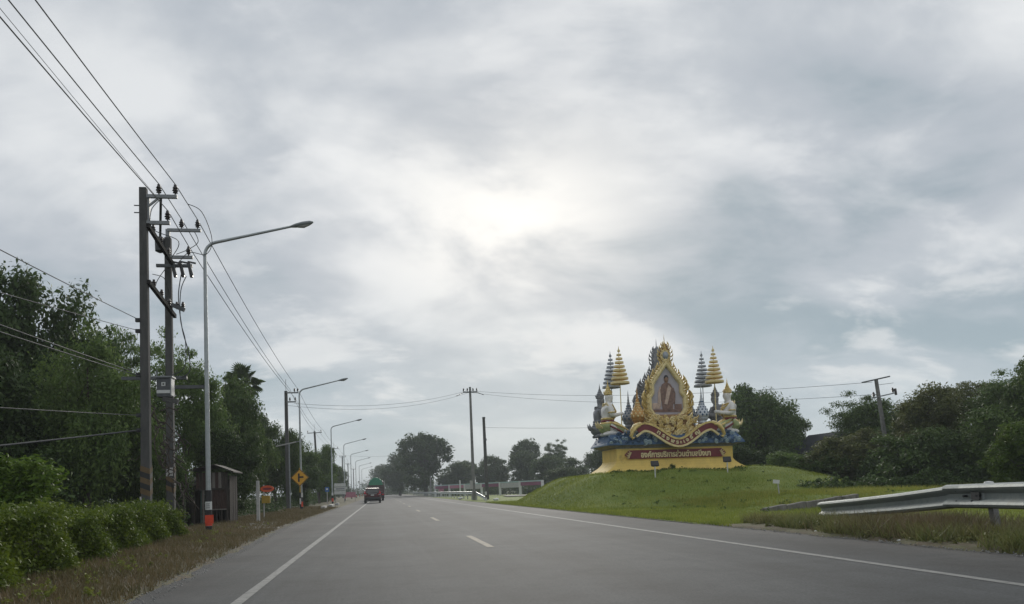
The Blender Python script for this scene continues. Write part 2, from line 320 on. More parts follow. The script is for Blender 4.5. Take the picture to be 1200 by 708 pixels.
# ------------------------------------------------------------------ mesh helpers
class MB:
    def __init__(s): s.v = []; s.f = []
    def add(s, vs, fs):
        b = len(s.v); s.v += [tuple(p) for p in vs]; s.f += [tuple(i+b for i in q) for q in fs]; return s
    def box(s, c, d, rz=0.0, ry=0.0, top=1.0):
        x, y, z = d[0]/2, d[1]/2, d[2]/2
        P = [Vector((a*x*(top if e > 0 else 1), b*y*(top if e > 0 else 1), e*z)) for e in (-1, 1) for a, b in ((-1, -1), (1, -1), (1, 1), (-1, 1))]
        R = Matrix.Rotation(rz, 3, 'Z') @ Matrix.Rotation(ry, 3, 'Y')
        return s.add([R @ p + Vector(c) for p in P], [(0, 3, 2, 1), (4, 5, 6, 7), (0, 1, 5, 4), (1, 2, 6, 5), (2, 3, 7, 6), (3, 0, 4, 7)])
    def bar(s, a, b, w, h=None, taper=1.0):
        a, b = Vector(a), Vector(b); h = h or w
        d = (b-a).normalized(); ref = Vector((0, 0, 1)) if abs(d.z) < 0.95 else Vector((0, 1, 0))
        u = d.cross(ref).normalized(); t = u.cross(d)
        vs = [a+u*(x*w/2)+t*(y*h/2) for x, y in ((-1, -1), (1, -1), (1, 1), (-1, 1))] + \
             [b+u*(x*w/2*taper)+t*(y*h/2*taper) for x, y in ((-1, -1), (1, -1), (1, 1), (-1, 1))]
        return s.add(vs, [(0, 3, 2, 1), (4, 5, 6, 7), (0, 1, 5, 4), (1, 2, 6, 5), (2, 3, 7, 6), (3, 0, 4, 7)])
    def tube(s, pts, rad, n=8, flat=1.0):
        pts = [Vector(p) for p in pts]; k = len(pts)
        if isinstance(rad, (int, float)): rad = [rad]*k
        vs = []; fs = []; prev = None
        for i, p in enumerate(pts):
            d = (pts[min(i+1, k-1)]-pts[max(i-1, 0)])
            d = d.normalized() if d.length > 1e-9 else Vector((0, 0, 1))
            if prev is None:
                ref = Vector((0, 0, 1)) if abs(d.z) < 0.9 else Vector((0, 1, 0))
                u = d.cross(ref).normalized()
            else:
                u = (prev - d*prev.dot(d)).normalized()
            prev = u; t = d.cross(u)
            for j in range(n):
                a = 2*PI*j/n
                vs.append(p+(u*math.cos(a)+t*math.sin(a)*flat)*rad[i])
        for i in range(k-1):
            for j in range(n):
                fs.append((i*n+j, i*n+(j+1) % n, (i+1)*n+(j+1) % n, (i+1)*n+j))
        fs.append(tuple(range(n))[::-1]); fs.append(tuple((k-1)*n+j for j in range(n)))
        return s.add(vs, fs)
    def lathe(s, prof, c=(0, 0, 0), n=16, sx=1.0, sy=1.0):
        vs = []; fs = []; k = len(prof)
        for r, z in prof:
            for j in range(n):
                a = 2*PI*j/n; vs.append((c[0]+r*math.cos(a)*sx, c[1]+r*math.sin(a)*sy, c[2]+z))
        for i in range(k-1):
            for j in range(n): fs.append((i*n+j, i*n+(j+1) % n, (i+1)*n+(j+1) % n, (i+1)*n+j))
        fs.append(tuple(range(n))[::-1]); fs.append(tuple((k-1)*n+j for j in range(n)))
        return s.add(vs, fs)
    def prism(s, out, y0, y1):
        """outline in xz (counter-clockwise seen from -y), extruded from y0 (front) to y1 (back)"""
        n = len(out)
        vs = [(x, y0, z) for x, z in out]+[(x, y1, z) for x, z in out]
        fs = [tuple(range(n)), tuple(range(n, 2*n))[::-1]]+[(i, i+n, (i+1) % n+n, (i+1) % n) for i in range(n)]
        return s.add(vs, fs)
    def build(s, name, m, parent=None, smooth=False, bevel=0.0, loc=None, kind=None):
        me = bpy.data.meshes.new(name); me.from_pydata(s.v, [], s.f); me.update()
        bm = bmesh.new(); bm.from_mesh(me)
        if bevel > 0: bmesh.ops.bevel(bm, geom=[e for e in bm.edges if len(e.link_faces) == 2 and e.calc_face_angle(0) > 0.5], offset=bevel, segments=2, affect='EDGES', profile=0.6)
        bmesh.ops.recalc_face_normals(bm, faces=bm.faces)
        bm.to_mesh(me); bm.free()
        if smooth:
            me.polygons.foreach_set('use_smooth', [True]*len(me.polygons))
            me.set_sharp_from_angle(angle=math.radians(40))
        me.materials.append(m if not isinstance(m, str) else M[m])
        return link(name, me, parent, loc, kind)

def link(name, me, parent=None, loc=None, kind=None):
    o = bpy.data.objects.new(name, me); COL.objects.link(o)
    if parent: o.parent = parent
    if loc: o.location = loc
    if kind: o['kind'] = kind
    return o
def tag(o, label, cat, group=None, kind=None):
    o['label'] = label; o['category'] = cat
    if group: o['group'] = group
    if kind: o['kind'] = kind
    return o
def thing(name, label, cat, loc=(0, 0, 0), rz=0.0, group=None, scale=None):
    o = bpy.data.objects.new(name, None); COL.objects.link(o); o.empty_display_size = 0.2
    o.location = loc; o.rotation_euler = (0, 0, rz)
    if scale: o.scale = scale
    return tag(o, label, cat, group)
def dup(root, loc=None, rz=None, label=None, scale=None, swap=None):
    def rec(o, parent):
        c = o.copy(); COL.objects.link(c)
        if parent: c.parent = parent
        if swap and c.type == 'MESH':
            a = c.material_slots[0].material
            if a and a.name in swap:
                c.material_slots[0].link = 'OBJECT'; c.material_slots[0].material = swap[a.name]
        for ch in [k for k in o.children]: rec(ch, c)
        return c
    r = rec(root, None)
    if loc is not None: r.location = loc
    if rz is not None: r.rotation_euler = (0, 0, rz)
    if scale: r.scale = scale
    if label: r['label'] = label
    return r
def np_mesh(name, verts, quads, m, smooth=False, tri=False):
    me = bpy.data.meshes.new(name); k = 3 if tri else 4
    me.vertices.add(len(verts)); me.vertices.foreach_set('co', np.ascontiguousarray(verts, dtype=np.float32).ravel())
    nf = len(quads); me.loops.add(nf*k); me.loops.foreach_set('vertex_index', np.ascontiguousarray(quads, dtype=np.int32).ravel())
    me.polygons.add(nf); me.polygons.foreach_set('loop_start', np.arange(0, nf*k, k, dtype=np.int32))
    if smooth: me.polygons.foreach_set('use_smooth', np.ones(nf, dtype=bool))
    me.update(calc_edges=True); me.materials.append(m if not isinstance(m, str) else M[m])
    return me
def smooth01(a, b, x):
    t = np.clip((x-a)/(b-a), 0, 1); return t*t*(3-2*t)

# ------------------------------------------------------------------ the ground
MX, MY, MZ = 17.93, 45.0, 1.73            # monument: centre of the front face, height of the mound under it
def vnoise(x, y, s, seed=0.0):
    return np.array([mnoise.noise(Vector((a*s, b*s, seed))) for a, b in zip(np.ravel(x), np.ravel(y))]).reshape(np.shape(x))
def hill(x, y):
    """height of the grass on the right of the road"""
    x = np.asarray(x, dtype=float); y = np.asarray(y, dtype=float)
    rx = np.maximum(0, np.abs(x-18.1)-5.3); ry = np.maximum(0, np.abs(y-46.7)-2.9)
    d = np.hypot(rx/(np.where(x < 18, 5.2, 6.0)), ry/np.where(y < 46, 11.0, 9.0))
    z = 1.74*(1-smooth01(0.0, 1.0, d))
    bank = 0.40*smooth01(12.6, 17.0, x)*smooth01(26.4, 29.0, y)*(1-smooth01(58, 75, y))
    z = np.maximum(z, bank) + 0.25*np.minimum(z, bank)
    edge = smooth01(8.4, 10.0, x)
    return 0.015 + z*edge*(1+0.05*np.sin(x*1.1+y*0.4)*np.sin(y*0.83-x*0.3)) + 0.02*edge*np.sin(x*2.3)*np.sin(y*1.9)
def grid(name, x0, x1, nx, y0, y1, ny, zf, m, xpow=1.0):
    xs = x0+(x1-x0)*np.linspace(0, 1, nx)**xpow; ys = np.linspace(y0, y1, ny)
    X, Y = np.meshgrid(xs, ys); Z = zf(X, Y)
    v = np.stack([X.ravel(), Y.ravel(), Z.ravel()], 1)
    i = np.arange((nx-1)*(ny-1)); r, c = i//(nx-1), i % (nx-1); a = r*nx+c
    me = np_mesh(name, v, np.stack([a, a+1, a+nx+1, a+nx], 1), m, True)
    o = link(name, me, kind='structure'); return o
def flat(name, pts, z, m):
    me = bpy.data.meshes.new(name); me.from_pydata([(x, y, z) for x, y in pts], [], [tuple(range(len(pts)))]); me.update()
    me.materials.append(M[m]); return link(name, me, kind='structure')
flat('ground', [(-1500, -300), (1500, -300), (1500, 2500), (-1500, 2500)], -0.06, 'field')
def edge_wobble(side, ys): return [0.10*mnoise.noise(Vector((y*0.5, side, 0)))+0.05*mnoise.noise(Vector((y*2.1, side, 3))) for y in ys]
ys = [-12+0.5*i for i in range(220)]+[100+10*i for i in range(140)]
wl = edge_wobble(1.0, ys); wr = edge_wobble(5.0, ys)
rv = []; rf = []
for i, y in enumerate(ys):
    sl_ = -2.85-0.75*min(1, max(0, (y-9)/20))      # shoulder widens past the hedge
    rv += [(sl_+wl[i], y, 0), (8.5+wr[i], y, 0)]
    if i: rf.append((2*i-2, 2*i-1, 2*i+1, 2*i))
me = bpy.data.meshes.new('road'); me.from_pydata(rv, [], rf); me.update(); me.materials.append(M['asphalt'])
road = link('road', me, kind='structure')
def strip(name, x0, x1, y0, y1, m, z=0.004):
    n = max(1, int((y1-y0)/1.0)); n = min(n, 400)
    v = []; f = []
    for i in range(n+1):
        y = y0+(y1-y0)*i/n; w0 = 0.012*mnoise.noise(Vector((x0, y*1.7, 2))); w1 = 0.012*mnoise.noise(Vector((x1, y*1.9, 5)))
        v += [(x0+w0, y, z), (x1+w1, y, z)]
        if i: f.append((2*i-2, 2*i-1, 2*i+1, 2*i))
    me = bpy.data.meshes.new(name); me.from_pydata(v, [], f); me.update(); me.materials.append(M[m])
    return link(name, me, kind='structure')
strip('edge_line', -1.64, -1.515, -10, 700, 'white_line')
strip('edge_line', 6.24, 6.38, -10, 700, 'white_line')
for k in range(14):
    y0 = 15.0+14.2*k
    strip('lane_dash', 2.02, 2.17, y0, y0+4.0, 'dash_line')
lawn = grid('grass_mound', 8.35, 70, 150, -12, 130, 300, lambda x, y: hill(x, y)+0.05*smooth01(9, 11, x)*vnoise(x, y, 0.5)-0.09*(1-smooth01(8.9, 9.4, x))*(1-smooth01(18.5, 20, y)), 'lawn', 1.5)
def verge_h(x, y):
    d = (-2.85-0.75*np.clip((y-9)/20, 0, 1)-x)+0.16*np.sin(y*1.7)*np.sin(y*0.61+1)+0.05*np.sin(y*5.3)
    return -0.03+0.045*smooth01(-0.10, 0.06, d)+0.10*smooth01(0.2, 1.6, d)+0.06*smooth01(0, 1.5, d)*vnoise(x, y, 0.8)
verge = grid('grass_verge', -2.55, -30, 150, -12, 230, 900, verge_h, 'verge', 1.9)

weedy = grid('weedy_verge', 8.25, 13.6, 90, -12, 19.5, 160, lambda x, y: hill(x, y)+0.05*smooth01(9, 11, x)*vnoise(x, y, 0.5)+0.035-0.075*(1-smooth01(8.42, 8.62, x+0.10*np.sin(y*1.9)+0.05*np.sin(y*5.1)))-0.07*smooth01(12.6, 13.6, x)-0.05*smooth01(18, 19.5, y), 'verge')
# grass blades
def blades(name, xs, ys, zs, h0, h1, w, m, lean=0.5):
    n = len(xs); a = RNG.uniform(0, 2*PI, n); h = RNG.uniform(h0, h1, n); ww = w*RNG.uniform(0.6, 1.4, n)
    dx, dy = np.cos(a), np.sin(a); b = RNG.uniform(0, 2*PI, n); ln = RNG.uniform(0.05, lean, n)*h
    base = np.stack([xs, ys, zs], 1)
    v = np.empty((n, 3, 3)); v[:, 0] = base-np.stack([dx*ww, dy*ww, np.full(n, 0.02)], 1); v[:, 1] = base+np.stack([dx*ww, dy*ww, np.full(n, -0.02)], 1)
    v[:, 2] = base+np.stack([np.cos(b)*ln, np.sin(b)*ln, h], 1)
    me = np_mesh(name, v.reshape(-1, 3), np.arange(3*n).reshape(-1, 3), m, tri=True)
    return link(name, me, kind='stuff')
n = 230000
yy = 11+52*RNG.uniform(0, 1, n)**1.15; xx = 8.45+26*RNG.uniform(0, 1, n)**1.3
keep = (xx < 8.6+0.75*(yy-2)) & ~((xx < 13.0) & (yy < 17.5+1.2*np.sin(xx*3))) & ~((np.abs(xx-MX) < 4.2) & (yy > 44.6) & (yy < 48.6))
xx, yy = xx[keep], yy[keep]
cl = vnoise(xx[:60000], yy[:60000], 0.35)
zz = hill(xx, yy)+0.0
g = blades('grass', xx, yy, zz, 0.04, 0.13, 0.012, 'grass', 0.9); g['label'] = 'short green grass covering the mound and the roadside lawn'; g['category'] = 'grass'
def verge_x(y): return -2.88-0.75*np.clip((y-9)/20, 0, 1)
n = 80000
yy = 6+60*RNG.uniform(0, 1, n)**1.5; xx = verge_x(yy)-3.2*RNG.uniform(0, 1, n)**0.8
g = blades('dry_grass', xx, yy, verge_h(xx, yy), 0.03, 0.16, 0.010, 'dry_grass', 1.2); g['label'] = 'dry brown and green grass on the left verge'; g['category'] = 'grass'
n = 75000
t = RNG.uniform(0, 1, n); yy = 8.0+11.0*t; xx = 8.55+4.2*RNG.uniform(0, 1, n)**0.9+0.9*np.clip((yy-14)/6, 0, 1)
ok = ~((xx > 9.9) & (yy > 11.5) & (RNG.uniform(0, 1, n) < 0.8)) & (vnoise(xx, yy, 0.9, 4.0) > -0.22+0.5*(xx < 9.0)*RNG.uniform(0, 1, n))
xx, yy = xx[ok], yy[ok]
g = blades('weeds', xx, yy, hill(xx, yy), 0.06, 0.36, 0.011, 'weeds', 1.2); g['label'] = 'rough brownish weeds growing under the right guardrail'; g['category'] = 'weeds'
rg = random.Random(61); bl = []
for k in range(150):
    y = rg.uniform(8.5, 18.5); x = rg.uniform(8.75, 12.2); r = rg.uniform(0.10, 0.24); bl.append((x, y, float(hill(x, y))+0.04, r, 6))
WEED_BLOBS = bl
n = 5000
xx = 9.3+RNG.normal(0, 0.55, n)+0.5; yy = 12.9+RNG.normal(0, 0.9, n)
keep = (xx > 8.6); xx, yy = xx[keep], yy[keep]
g = blades('dry_weeds', xx, yy, hill(xx, yy), 0.10, 0.5, 0.010, 'dry_grass', 1.2); g['label'] = 'patch of dead brown weeds in front of the guardrail post'; g['category'] = 'weeds'
n = 26000
xx = RNG.uniform(13.5, 31, n); yy = RNG.uniform(26.9, 36, n)
ok = (vnoise(xx, yy, 0.5, 9.0) > -0.1)
xx, yy = xx[ok], yy[ok]
g = blades('tall_grass', xx, yy, hill(xx, yy), 0.08, 0.27, 0.010, 'grass_tall', 0.9); g['label'] = 'taller yellowing grass along the bank above the low stained wall'; g['category'] = 'grass'

drive = grid('driveway', -5.6, -3.62, 14, 27.2, 33.5, 20, lambda x, y: verge_h(x, y)+0.012+0.05*(vnoise(x, y, 0.9)-0.25)*(np.abs(x+4.6) > 0.5), 'sand')
# loose gravel and grit along both road edges
n = 5200
yy = 6+60*RNG.uniform(0, 1, n)**1.6; left = RNG.uniform(0, 1, n) < 0.5
xx = np.where(left, verge_x(yy)+0.30-np.abs(RNG.normal(0, 0.35, n)), 8.30+np.abs(RNG.normal(0, 0.22, n)))
zz = np.where(left, np.maximum(verge_h(xx, yy), 0.0), np.maximum(hill(xx, yy), 0.0)); r = RNG.uniform(0.006, 0.022, n)
tet = np.array([[-1, -0.6, -0.2], [1, -0.7, -0.2], [0.1, 1, -0.2], [0, 0, 0.8]]); ang = RNG.uniform(0, 2*PI, n)
rot = np.stack([np.cos(ang), -np.sin(ang), np.sin(ang), np.cos(ang)], 1).reshape(n, 2, 2)
v = np.empty((n, 4, 3)); v[:, :, :2] = np.einsum('nij,kj->nki', rot, tet[:, :2])*r[:, None, None]; v[:, :, 2] = tet[None, :, 2]*r[:, None]; v += np.stack([xx, yy, zz], 1)[:, None]
f = (np.arange(n)*4)[:, None, None]+np.array([[0, 2, 1], [0, 1, 3], [1, 2, 3], [2, 0, 3]])[None]
g = link('gravel', np_mesh('gravel', v.reshape(-1, 3), f.reshape(-1, 3), 'concrete', tri=True), kind='stuff'); g['label'] = 'loose grey grit scattered along both road edges'; g['category'] = 'gravel'
flat('sand_lot', [(15.2, 93), (22.5, 95), (26.5, 106), (21.5, 107), (17.0, 108)], 0.13, 'sand')

# ------------------------------------------------------------------ foliage
def leaf_cloud(centers, radii, n_each, leaf, rng, squash=1.0, droop=0.0, shell=0.6, updown=0.4):
    C = np.repeat(centers, n_each, 0); R = np.repeat(radii, n_each)[:, None]
    n = len(C)
    d = rng.normal(size=(n, 3)); d /= np.linalg.norm(d, axis=1)[:, None]
    r = rng.uniform(0, 1, (n, 1))**(1-shell*0.6)
    p = C+d*r*R*np.array([1, 1, squash])
    p[:, 2] -= droop*r[:, 0]*R[:, 0]*rng.uniform(0, 1, n)
    nrm = d*0.6+rng.normal(size=(n, 3))*0.6+np.array([0, 0, updown]); nrm /= np.linalg.norm(nrm, axis=1)[:, None]
    t = np.cross(nrm, rng.normal(size=(n, 3))); t /= np.linalg.norm(t, axis=1)[:, None]
    b = np.cross(nrm, t)
    L = leaf*rng.uniform(0.4, 1.6, (n, 1)); W = L*0.42
    v = np.empty((n, 4, 3)); v[:, 0] = p-t*L*0.5; v[:, 1] = p+b*W*0.5+nrm*L*0.06; v[:, 2] = p+t*L*0.5; v[:, 3] = p-b*W*0.5+nrm*L*0.06
    return v.reshape(-1, 3)
def crown_template(name, K, per, leaf, seed, m, zb=0.32, clump=(0.15, 0.28), fill=0.6, squash=0.8, droop=0.0, trunk=True, bark='bark', tr=0.05, lumps=7, flat=1.0):
    """a unit tree: crown radius 0.95, crown from zb up to 2.0, trunk to the ground"""
    rng = np.random.default_rng(seed)
    # a few big boughs give the uneven outline, clumps sit on and in them
    bl = rng.normal(size=(lumps, 3)); bl /= np.linalg.norm(bl, axis=1)[:, None]
    bl = bl*rng.uniform(0.40, 0.72, (lumps, 1)); br = rng.uniform(0.36, 0.60, lumps)
    bl[0] = (0, 0, 0.1); br[0] = 0.6
    cs = []
    while len(cs) < K:
        i = rng.integers(lumps); d = rng.normal(size=3); d /= np.linalg.norm(d)
        cs.append(bl[i]+d*br[i]*rng.uniform(fill, 1.0))
    cs = np.array(cs); rad = rng.uniform(clump[0], clump[1], K)
    r = np.hypot(cs[:, 0], cs[:, 1]); kx = (0.97-np.mean(rad))/np.percentile(r, 96)
    lo, hi = np.percentile(cs[:, 2], 1), np.percentile(cs[:, 2], 99.5); mr_ = np.mean(rad)*squash
    f = lambda p: np.stack([p[:, 0]*kx, p[:, 1]*kx, zb+mr_+(p[:, 2]-lo)/(hi-lo)*(2.0-zb-2*mr_)], 1)
    ce = f(cs); be = f(bl)
    # crowns narrow a little towards the ground
    tt = np.clip((ce[:, 2]-zb)/0.5, 0, 1); ce[:, :2] *= (0.72+0.28*tt)[:, None]
    v = leaf_cloud(ce, rad, per, leaf, rng, squash, droop)
    v[:, 2] = np.maximum(v[:, 2], 0.02)
    q = np.arange(len(v)).reshape(-1, 4)
    crown = np_mesh(name+'_crown', v, q, m)
    tm = None
    if trunk:
        mb = MB(); top = Vector((0, 0, zb+(2-zb)*0.45))
        pts = [Vector((0.04*rng.normal()*k/4, 0.04*rng.normal()*k/4, top.z*k/4-0.03)) for k in range(5)]
        mb.tube(pts, [tr*1.35, tr*1.05, tr*0.92, tr*0.82, tr*0.7], 8)
        for i in range(lumps):
            st = pts[2]+(pts[4]-pts[2])*rng.uniform(0.0, 0.9); en = Vector(be[i])
            mid = (st+en)/2+Vector((0, 0, 0.06)); mb.tube([st, mid, en], [tr*0.55, tr*0.36, tr*0.14], 6)
            for k in range(4):
                c = Vector(ce[rng.integers(K)])
                if (c-en).length < 0.75: mb.tube([mid.lerp(en, rng.uniform(0.3, 1)), c], [tr*0.2, tr*0.06], 4)
        o = mb.build(name+'_trunk', bark, None, True); tm = o.data; bpy.data.objects.remove(o)
    return crown, tm
T = dict(
    broad=crown_template('broad', 170, 300, 0.050, 11, 'leaf_mid'),
    broad2=crown_template('broad_two', 170, 300, 0.050, 23, 'leaf_mid', lumps=8),
    dark=crown_template('dark', 170, 300, 0.052, 35, 'leaf_dark', zb=0.4, lumps=9),
    airy=crown_template('airy', 170, 230, 0.036, 41, 'leaf_fine', zb=0.4, clump=(0.13, 0.25), squash=0.5, lumps=9, fill=0.3, tr=0.035),
    airy2=crown_template('airy_two', 170, 210, 0.036, 57, 'leaf_fine', zb=0.5, clump=(0.12, 0.22), squash=0.4, lumps=8, fill=0.3, tr=0.035),
    plume=crown_template('plume', 210, 260, 0.036, 63, 'leaf_fine', zb=0.25, clump=(0.14, 0.24), squash=1.0, droop=0.9, lumps=10, fill=0.4),
    bush=crown_template('bush', 120, 190, 0.070, 71, 'leaf_mid', zb=0.0, fill=0.4, tr=0.03, lumps=8),
    bush2=crown_template('bush_two', 120, 190, 0.070, 83, 'leaf_mid', zb=0.0, fill=0.4, tr=0.03, lumps=9),
    far=crown_template('far', 130, 130, 0.080, 91, 'leaf_far', zb=0.14, lumps=8),
    far2=crown_template('far_two', 130, 130, 0.080, 97, 'leaf_far', zb=0.08, lumps=9),
)
HT = {k: 2.0 for k in T}
def plant(name, kind, label, cat, loc, h, w, rz=0.0, leaf=None, group=None, bark=None):
    """h = overall height, w = crown width in metres"""
    cm, tm = T[kind]; s = h/HT[kind]; t = thing(name, label, cat, loc, rz, group)
    sc = (w/2/0.95, w/2/0.95, s)
    c = link('crown', cm, t); c.scale = sc
    if leaf: c.material_slots[0].link = 'OBJECT'; c.material_slots[0].material = M[leaf]
    if tm:
        k = link('trunk', tm, t); k.scale = sc
        if bark: k.material_slots[0].link = 'OBJECT'; k.material_slots[0].material = M[bark]
    return t
def thicket(name, label, cat, blobs, leaf, per, m, seed):
    """undergrowth nobody could count: many leaf clumps over a run of ground"""
    rng = np.random.default_rng(seed); C = []; R = []
    for (x, y, z, r, n) in blobs:
        for k in range(n):
            d = rng.normal(size=3); d /= np.linalg.norm(d); d[2] = abs(d[2])*0.9
            C.append((x+d[0]*r, y+d[1]*r, z+d[2]*r*rng.uniform(0.2, 1.0))); R.append(r*rng.uniform(0.25, 0.5))
    v = leaf_cloud(np.array(C), np.array(R), per, leaf, rng, 0.9)
    me = np_mesh(name, v, np.arange(len(v)).reshape(-1, 4), m)
    return tag(link(name, me, kind='stuff'), label, cat, kind='stuff')

# ------------------------------------------------------------------ left side: power poles, lines, lamps
def pole_shaft(mb, z, w, wt): mb.bar((0, 0, -0.3), (0, 0, z), w, w, wt/w)
def insulator_mb(z0=0.0, s=1.0):
    return MB().lathe([(0.02*s, z0), (0.025*s, z0+0.05*s), (0.07*s, z0+0.06*s), (0.045*s, z0+0.10*s), (0.085*s, z0+0.12*s), (0.05*s, z0+0.17*s), (0.075*s, z0+0.19*s), (0.045*s, z0+0.24*s), (0.04*s, z0+0.29*s), (0.0, z0+0.30*s)], n=10)
INS = insulator_mb().build('insulator', 'porcelain', None, True); INS_ME = INS.data; bpy.data.objects.remove(INS)
def insulator(parent, x, y, z, s=1.0):
    o = link('insulator', INS_ME, parent, (x, y, z)); o.scale = (s, s, s); return o
def stripes(root, w, z0, n=5):
    for k in range(n):
        m = 'black_paint' if k % 2 else 'ochre_band'
        b = MB(); h = 0.15; z = z0+k*h
        # slanted bands wrapped round the square pole, 3 mm proud of it
        for sx in (-1, 1):
            x = sx*(w/2+0.004)
            b.add([(x, -w/2-.004, z), (x, w/2+.004, z+0.10), (x, w/2+.004, z+0.10+h), (x, -w/2-.004, z+h)], [(0, 1, 2, 3)])
        y = -w/2-0.004
        b.add([(-w/2-.004, y, z+0.10), (w/2+.004, y, z), (w/2+.004, y, z+h), (-w/2-.004, y, z+0.10+h)], [(0, 1, 2, 3)])
        b.build('painted_band', m, root)

pa = thing('utility_pole', 'tall square concrete power pole nearest the camera, standing in the end of the hedge', 'power pole', (-6.26, 22, 0))
b = MB(); pole_shaft(b, 9.75, 0.245, 0.19); b.build('shaft', 'pole_concrete', pa, bevel=0.02)
stripes(pa, 0.240, 1.25)
MB().bar((0.1, -0.06, 9.50), (0.90, -0.06, 9.50), 0.09, 0.09).build('crossarm', 'grey_metal', pa)
MB().bar((0.1, -0.06, 8.76), (0.70, -0.06, 8.76), 0.09, 0.09).build('crossarm', 'grey_metal', pa)
MB().bar((0.14, -0.06, 9.22), (0.42, -0.06, 9.46), 0.05).build('arm_brace', 'grey_metal', pa)
MB().bar((0.14, 0, 8.70), (0.14, 0, 9.56), 0.05, 0.11).build('bracket_plate', 'grey_metal', pa)
for x, z in ((0.42, 9.55), (0.85, 9.55), (0.64, 8.81)): insulator(pa, x, -0.06, z)
for z in (9.25, 9.05): MB().bar((-0.24, -0.02, z), (-0.1, -0.02, z), 0.025).build('step_bolt', 'dark_metal', pa)
for z in (6.05, 5.75, 4.55, 3.45, 3.05): MB().box((-0.15, -0.08, z), (0.12, 0.10, 0.10)).build('cable_clamp', 'black_metal', pa)

pb = thing('utility_pole', 'second concrete power pole, close behind the first, carrying switchgear below its top', 'power pole', (-6.40, 25, 0))
b = MB(); pole_shaft(b, 9.35, 0.235, 0.185); b.build('shaft', 'pole_concrete', pb, bevel=0.02)
stripes(pb, 0.230, 1.35)
MB().bar((0.0, -0.05, 9.58), (1.0, -0.05, 9.58), 0.09).build('crossarm', 'grey_metal', pb)
MB().bar((0.0, 0, 9.30), (0.0, 0, 9.62), 0.12, 0.10).build('bracket_plate', 'grey_metal', pb)
MB().bar((0.05, -0.05, 8.72), (0.75, -0.05, 8.72), 0.09).build('crossarm', 'grey_metal', pb)
for x, z in ((0.42, 9.63), (0.90, 9.63), (0.62, 8.77)): insulator(pb, x, -0.05, z)
MB().bar((0.33, -2.0, 9.90), (-0.18, -0.2, 9.25), 0.07).build('fuse_rod', 'dark_metal', pb)
b = MB().lathe([(0.05, 8.85), (0.15, 8.9), (0.16, 9.25), (0.10, 9.34), (0.0, 9.35)], (-0.22, -0.06, 0), 10); b.build('arrester_can', 'black_metal', pb, True)
# drop-out fuse cutouts hung off the arm
for k, (x, y) in enumerate(((0.18, -0.25), (0.42, -0.28), (0.66, -0.25))):
    c = MB().bar((x, y, 8.5), (x+0.10, y-0.05, 8.02), 0.085, 0.10).build('fuse_cutout', 'porcelain', pb)
    MB().bar((x+0.06, y-0.14, 8.45), (x+0.16, y-0.16, 8.05), 0.04).build('fuse_tube', 'dark_metal', c)
    MB().bar((x-0.02, y, 8.52), (x+0.22, y-0.04, 8.46), 0.05).build('terminal', 'dark_metal', c)
MB().bar((-0.28, -0.28, 8.38), (0.78, -0.28, 8.38), 0.09).build('crossarm', 'dark_metal', pb)
MB().bar((0.05, -0.1, 4.62), (1.10, -0.1, 4.62), 0.10).build('crossarm', 'dark_metal', pb)
MB().bar((-1.35, -0.16, 4.90), (0.55, -0.16, 4.90), 0.10).build('crossarm', 'dark_metal', pb)
MB().bar((0.08, -0.24, 7.2), (0.52, -0.26, 7.0), 0.12).build('switch_bar', 'dark_metal', pb)
for x in (0.12, 0.30, 0.48): insulator(pb, x, -0.25, 7.02, 0.8)
MB().box((0.0, -0.16, 2.0), (0.20, 0.012, 0.26)).build('notice_plate', 'off_white', pb)

# beams that tie the two poles together
for z, label, nin in ((8.55, 'upper steel beam with insulators tying the twin power poles together', 3), (6.98, 'lower steel beam with insulators tying the twin power poles together', 3)):
    t = thing('tie_beam', label, 'beam', (-6.20, 23.5, z), 0, 'tie beams between the twin poles')
    MB().bar((0.08, -1.62, 0.12), (-0.02, 1.5, -0.12), 0.09, 0.12).build('beam', 'dark_timber', t)
    for k in range(nin): insulator(t, 0.05-0.02*k, -1.0+0.85*k, 0.12-0.06*k, 0.8)
t = thing('meter_box', 'grey electrical box with a pale band and square plate, hung between the twin poles', 'electrical box', (-6.12, 23.4, 4.12), 0, None, (0.84, 0.84, 0.84))
MB().box((0, 0, 0.33), (0.46, 0.40, 0.66)).build('cabinet', 'dark_metal', t, bevel=0.02)
MB().box((0, -0.212, 0.17), (0.44, 0.015, 0.11)).build('white_band', 'white_paint', t)
MB().box((0, -0.212, 0.43), (0.13, 0.015, 0.13)).build('plate', 'white_paint', t)
MB().box((0, -0.222, 0.43), (0.05, 0.012, 0.05)).build('plate_mark', 'black_paint', t)
MB().box((0, -0.02, 0.68), (0.60, 0.50, 0.05)).build('lid', 'grey_metal', t)
MB().box((0.24, -0.02, 0.34), (0.04, 0.42, 0.60)).build('side_flange', 'grey_metal', t)
MB().bar((-0.05, -0.1, -0.06), (0.45, -0.1, -0.18), 0.18, 0.16).build('cable_tray', 'concrete_dark', t)
MB().bar((-0.30, 0.1, 0.62), (-0.25, -0.05, 0.95), 0.04).build('conduit', 'grey_metal', t)

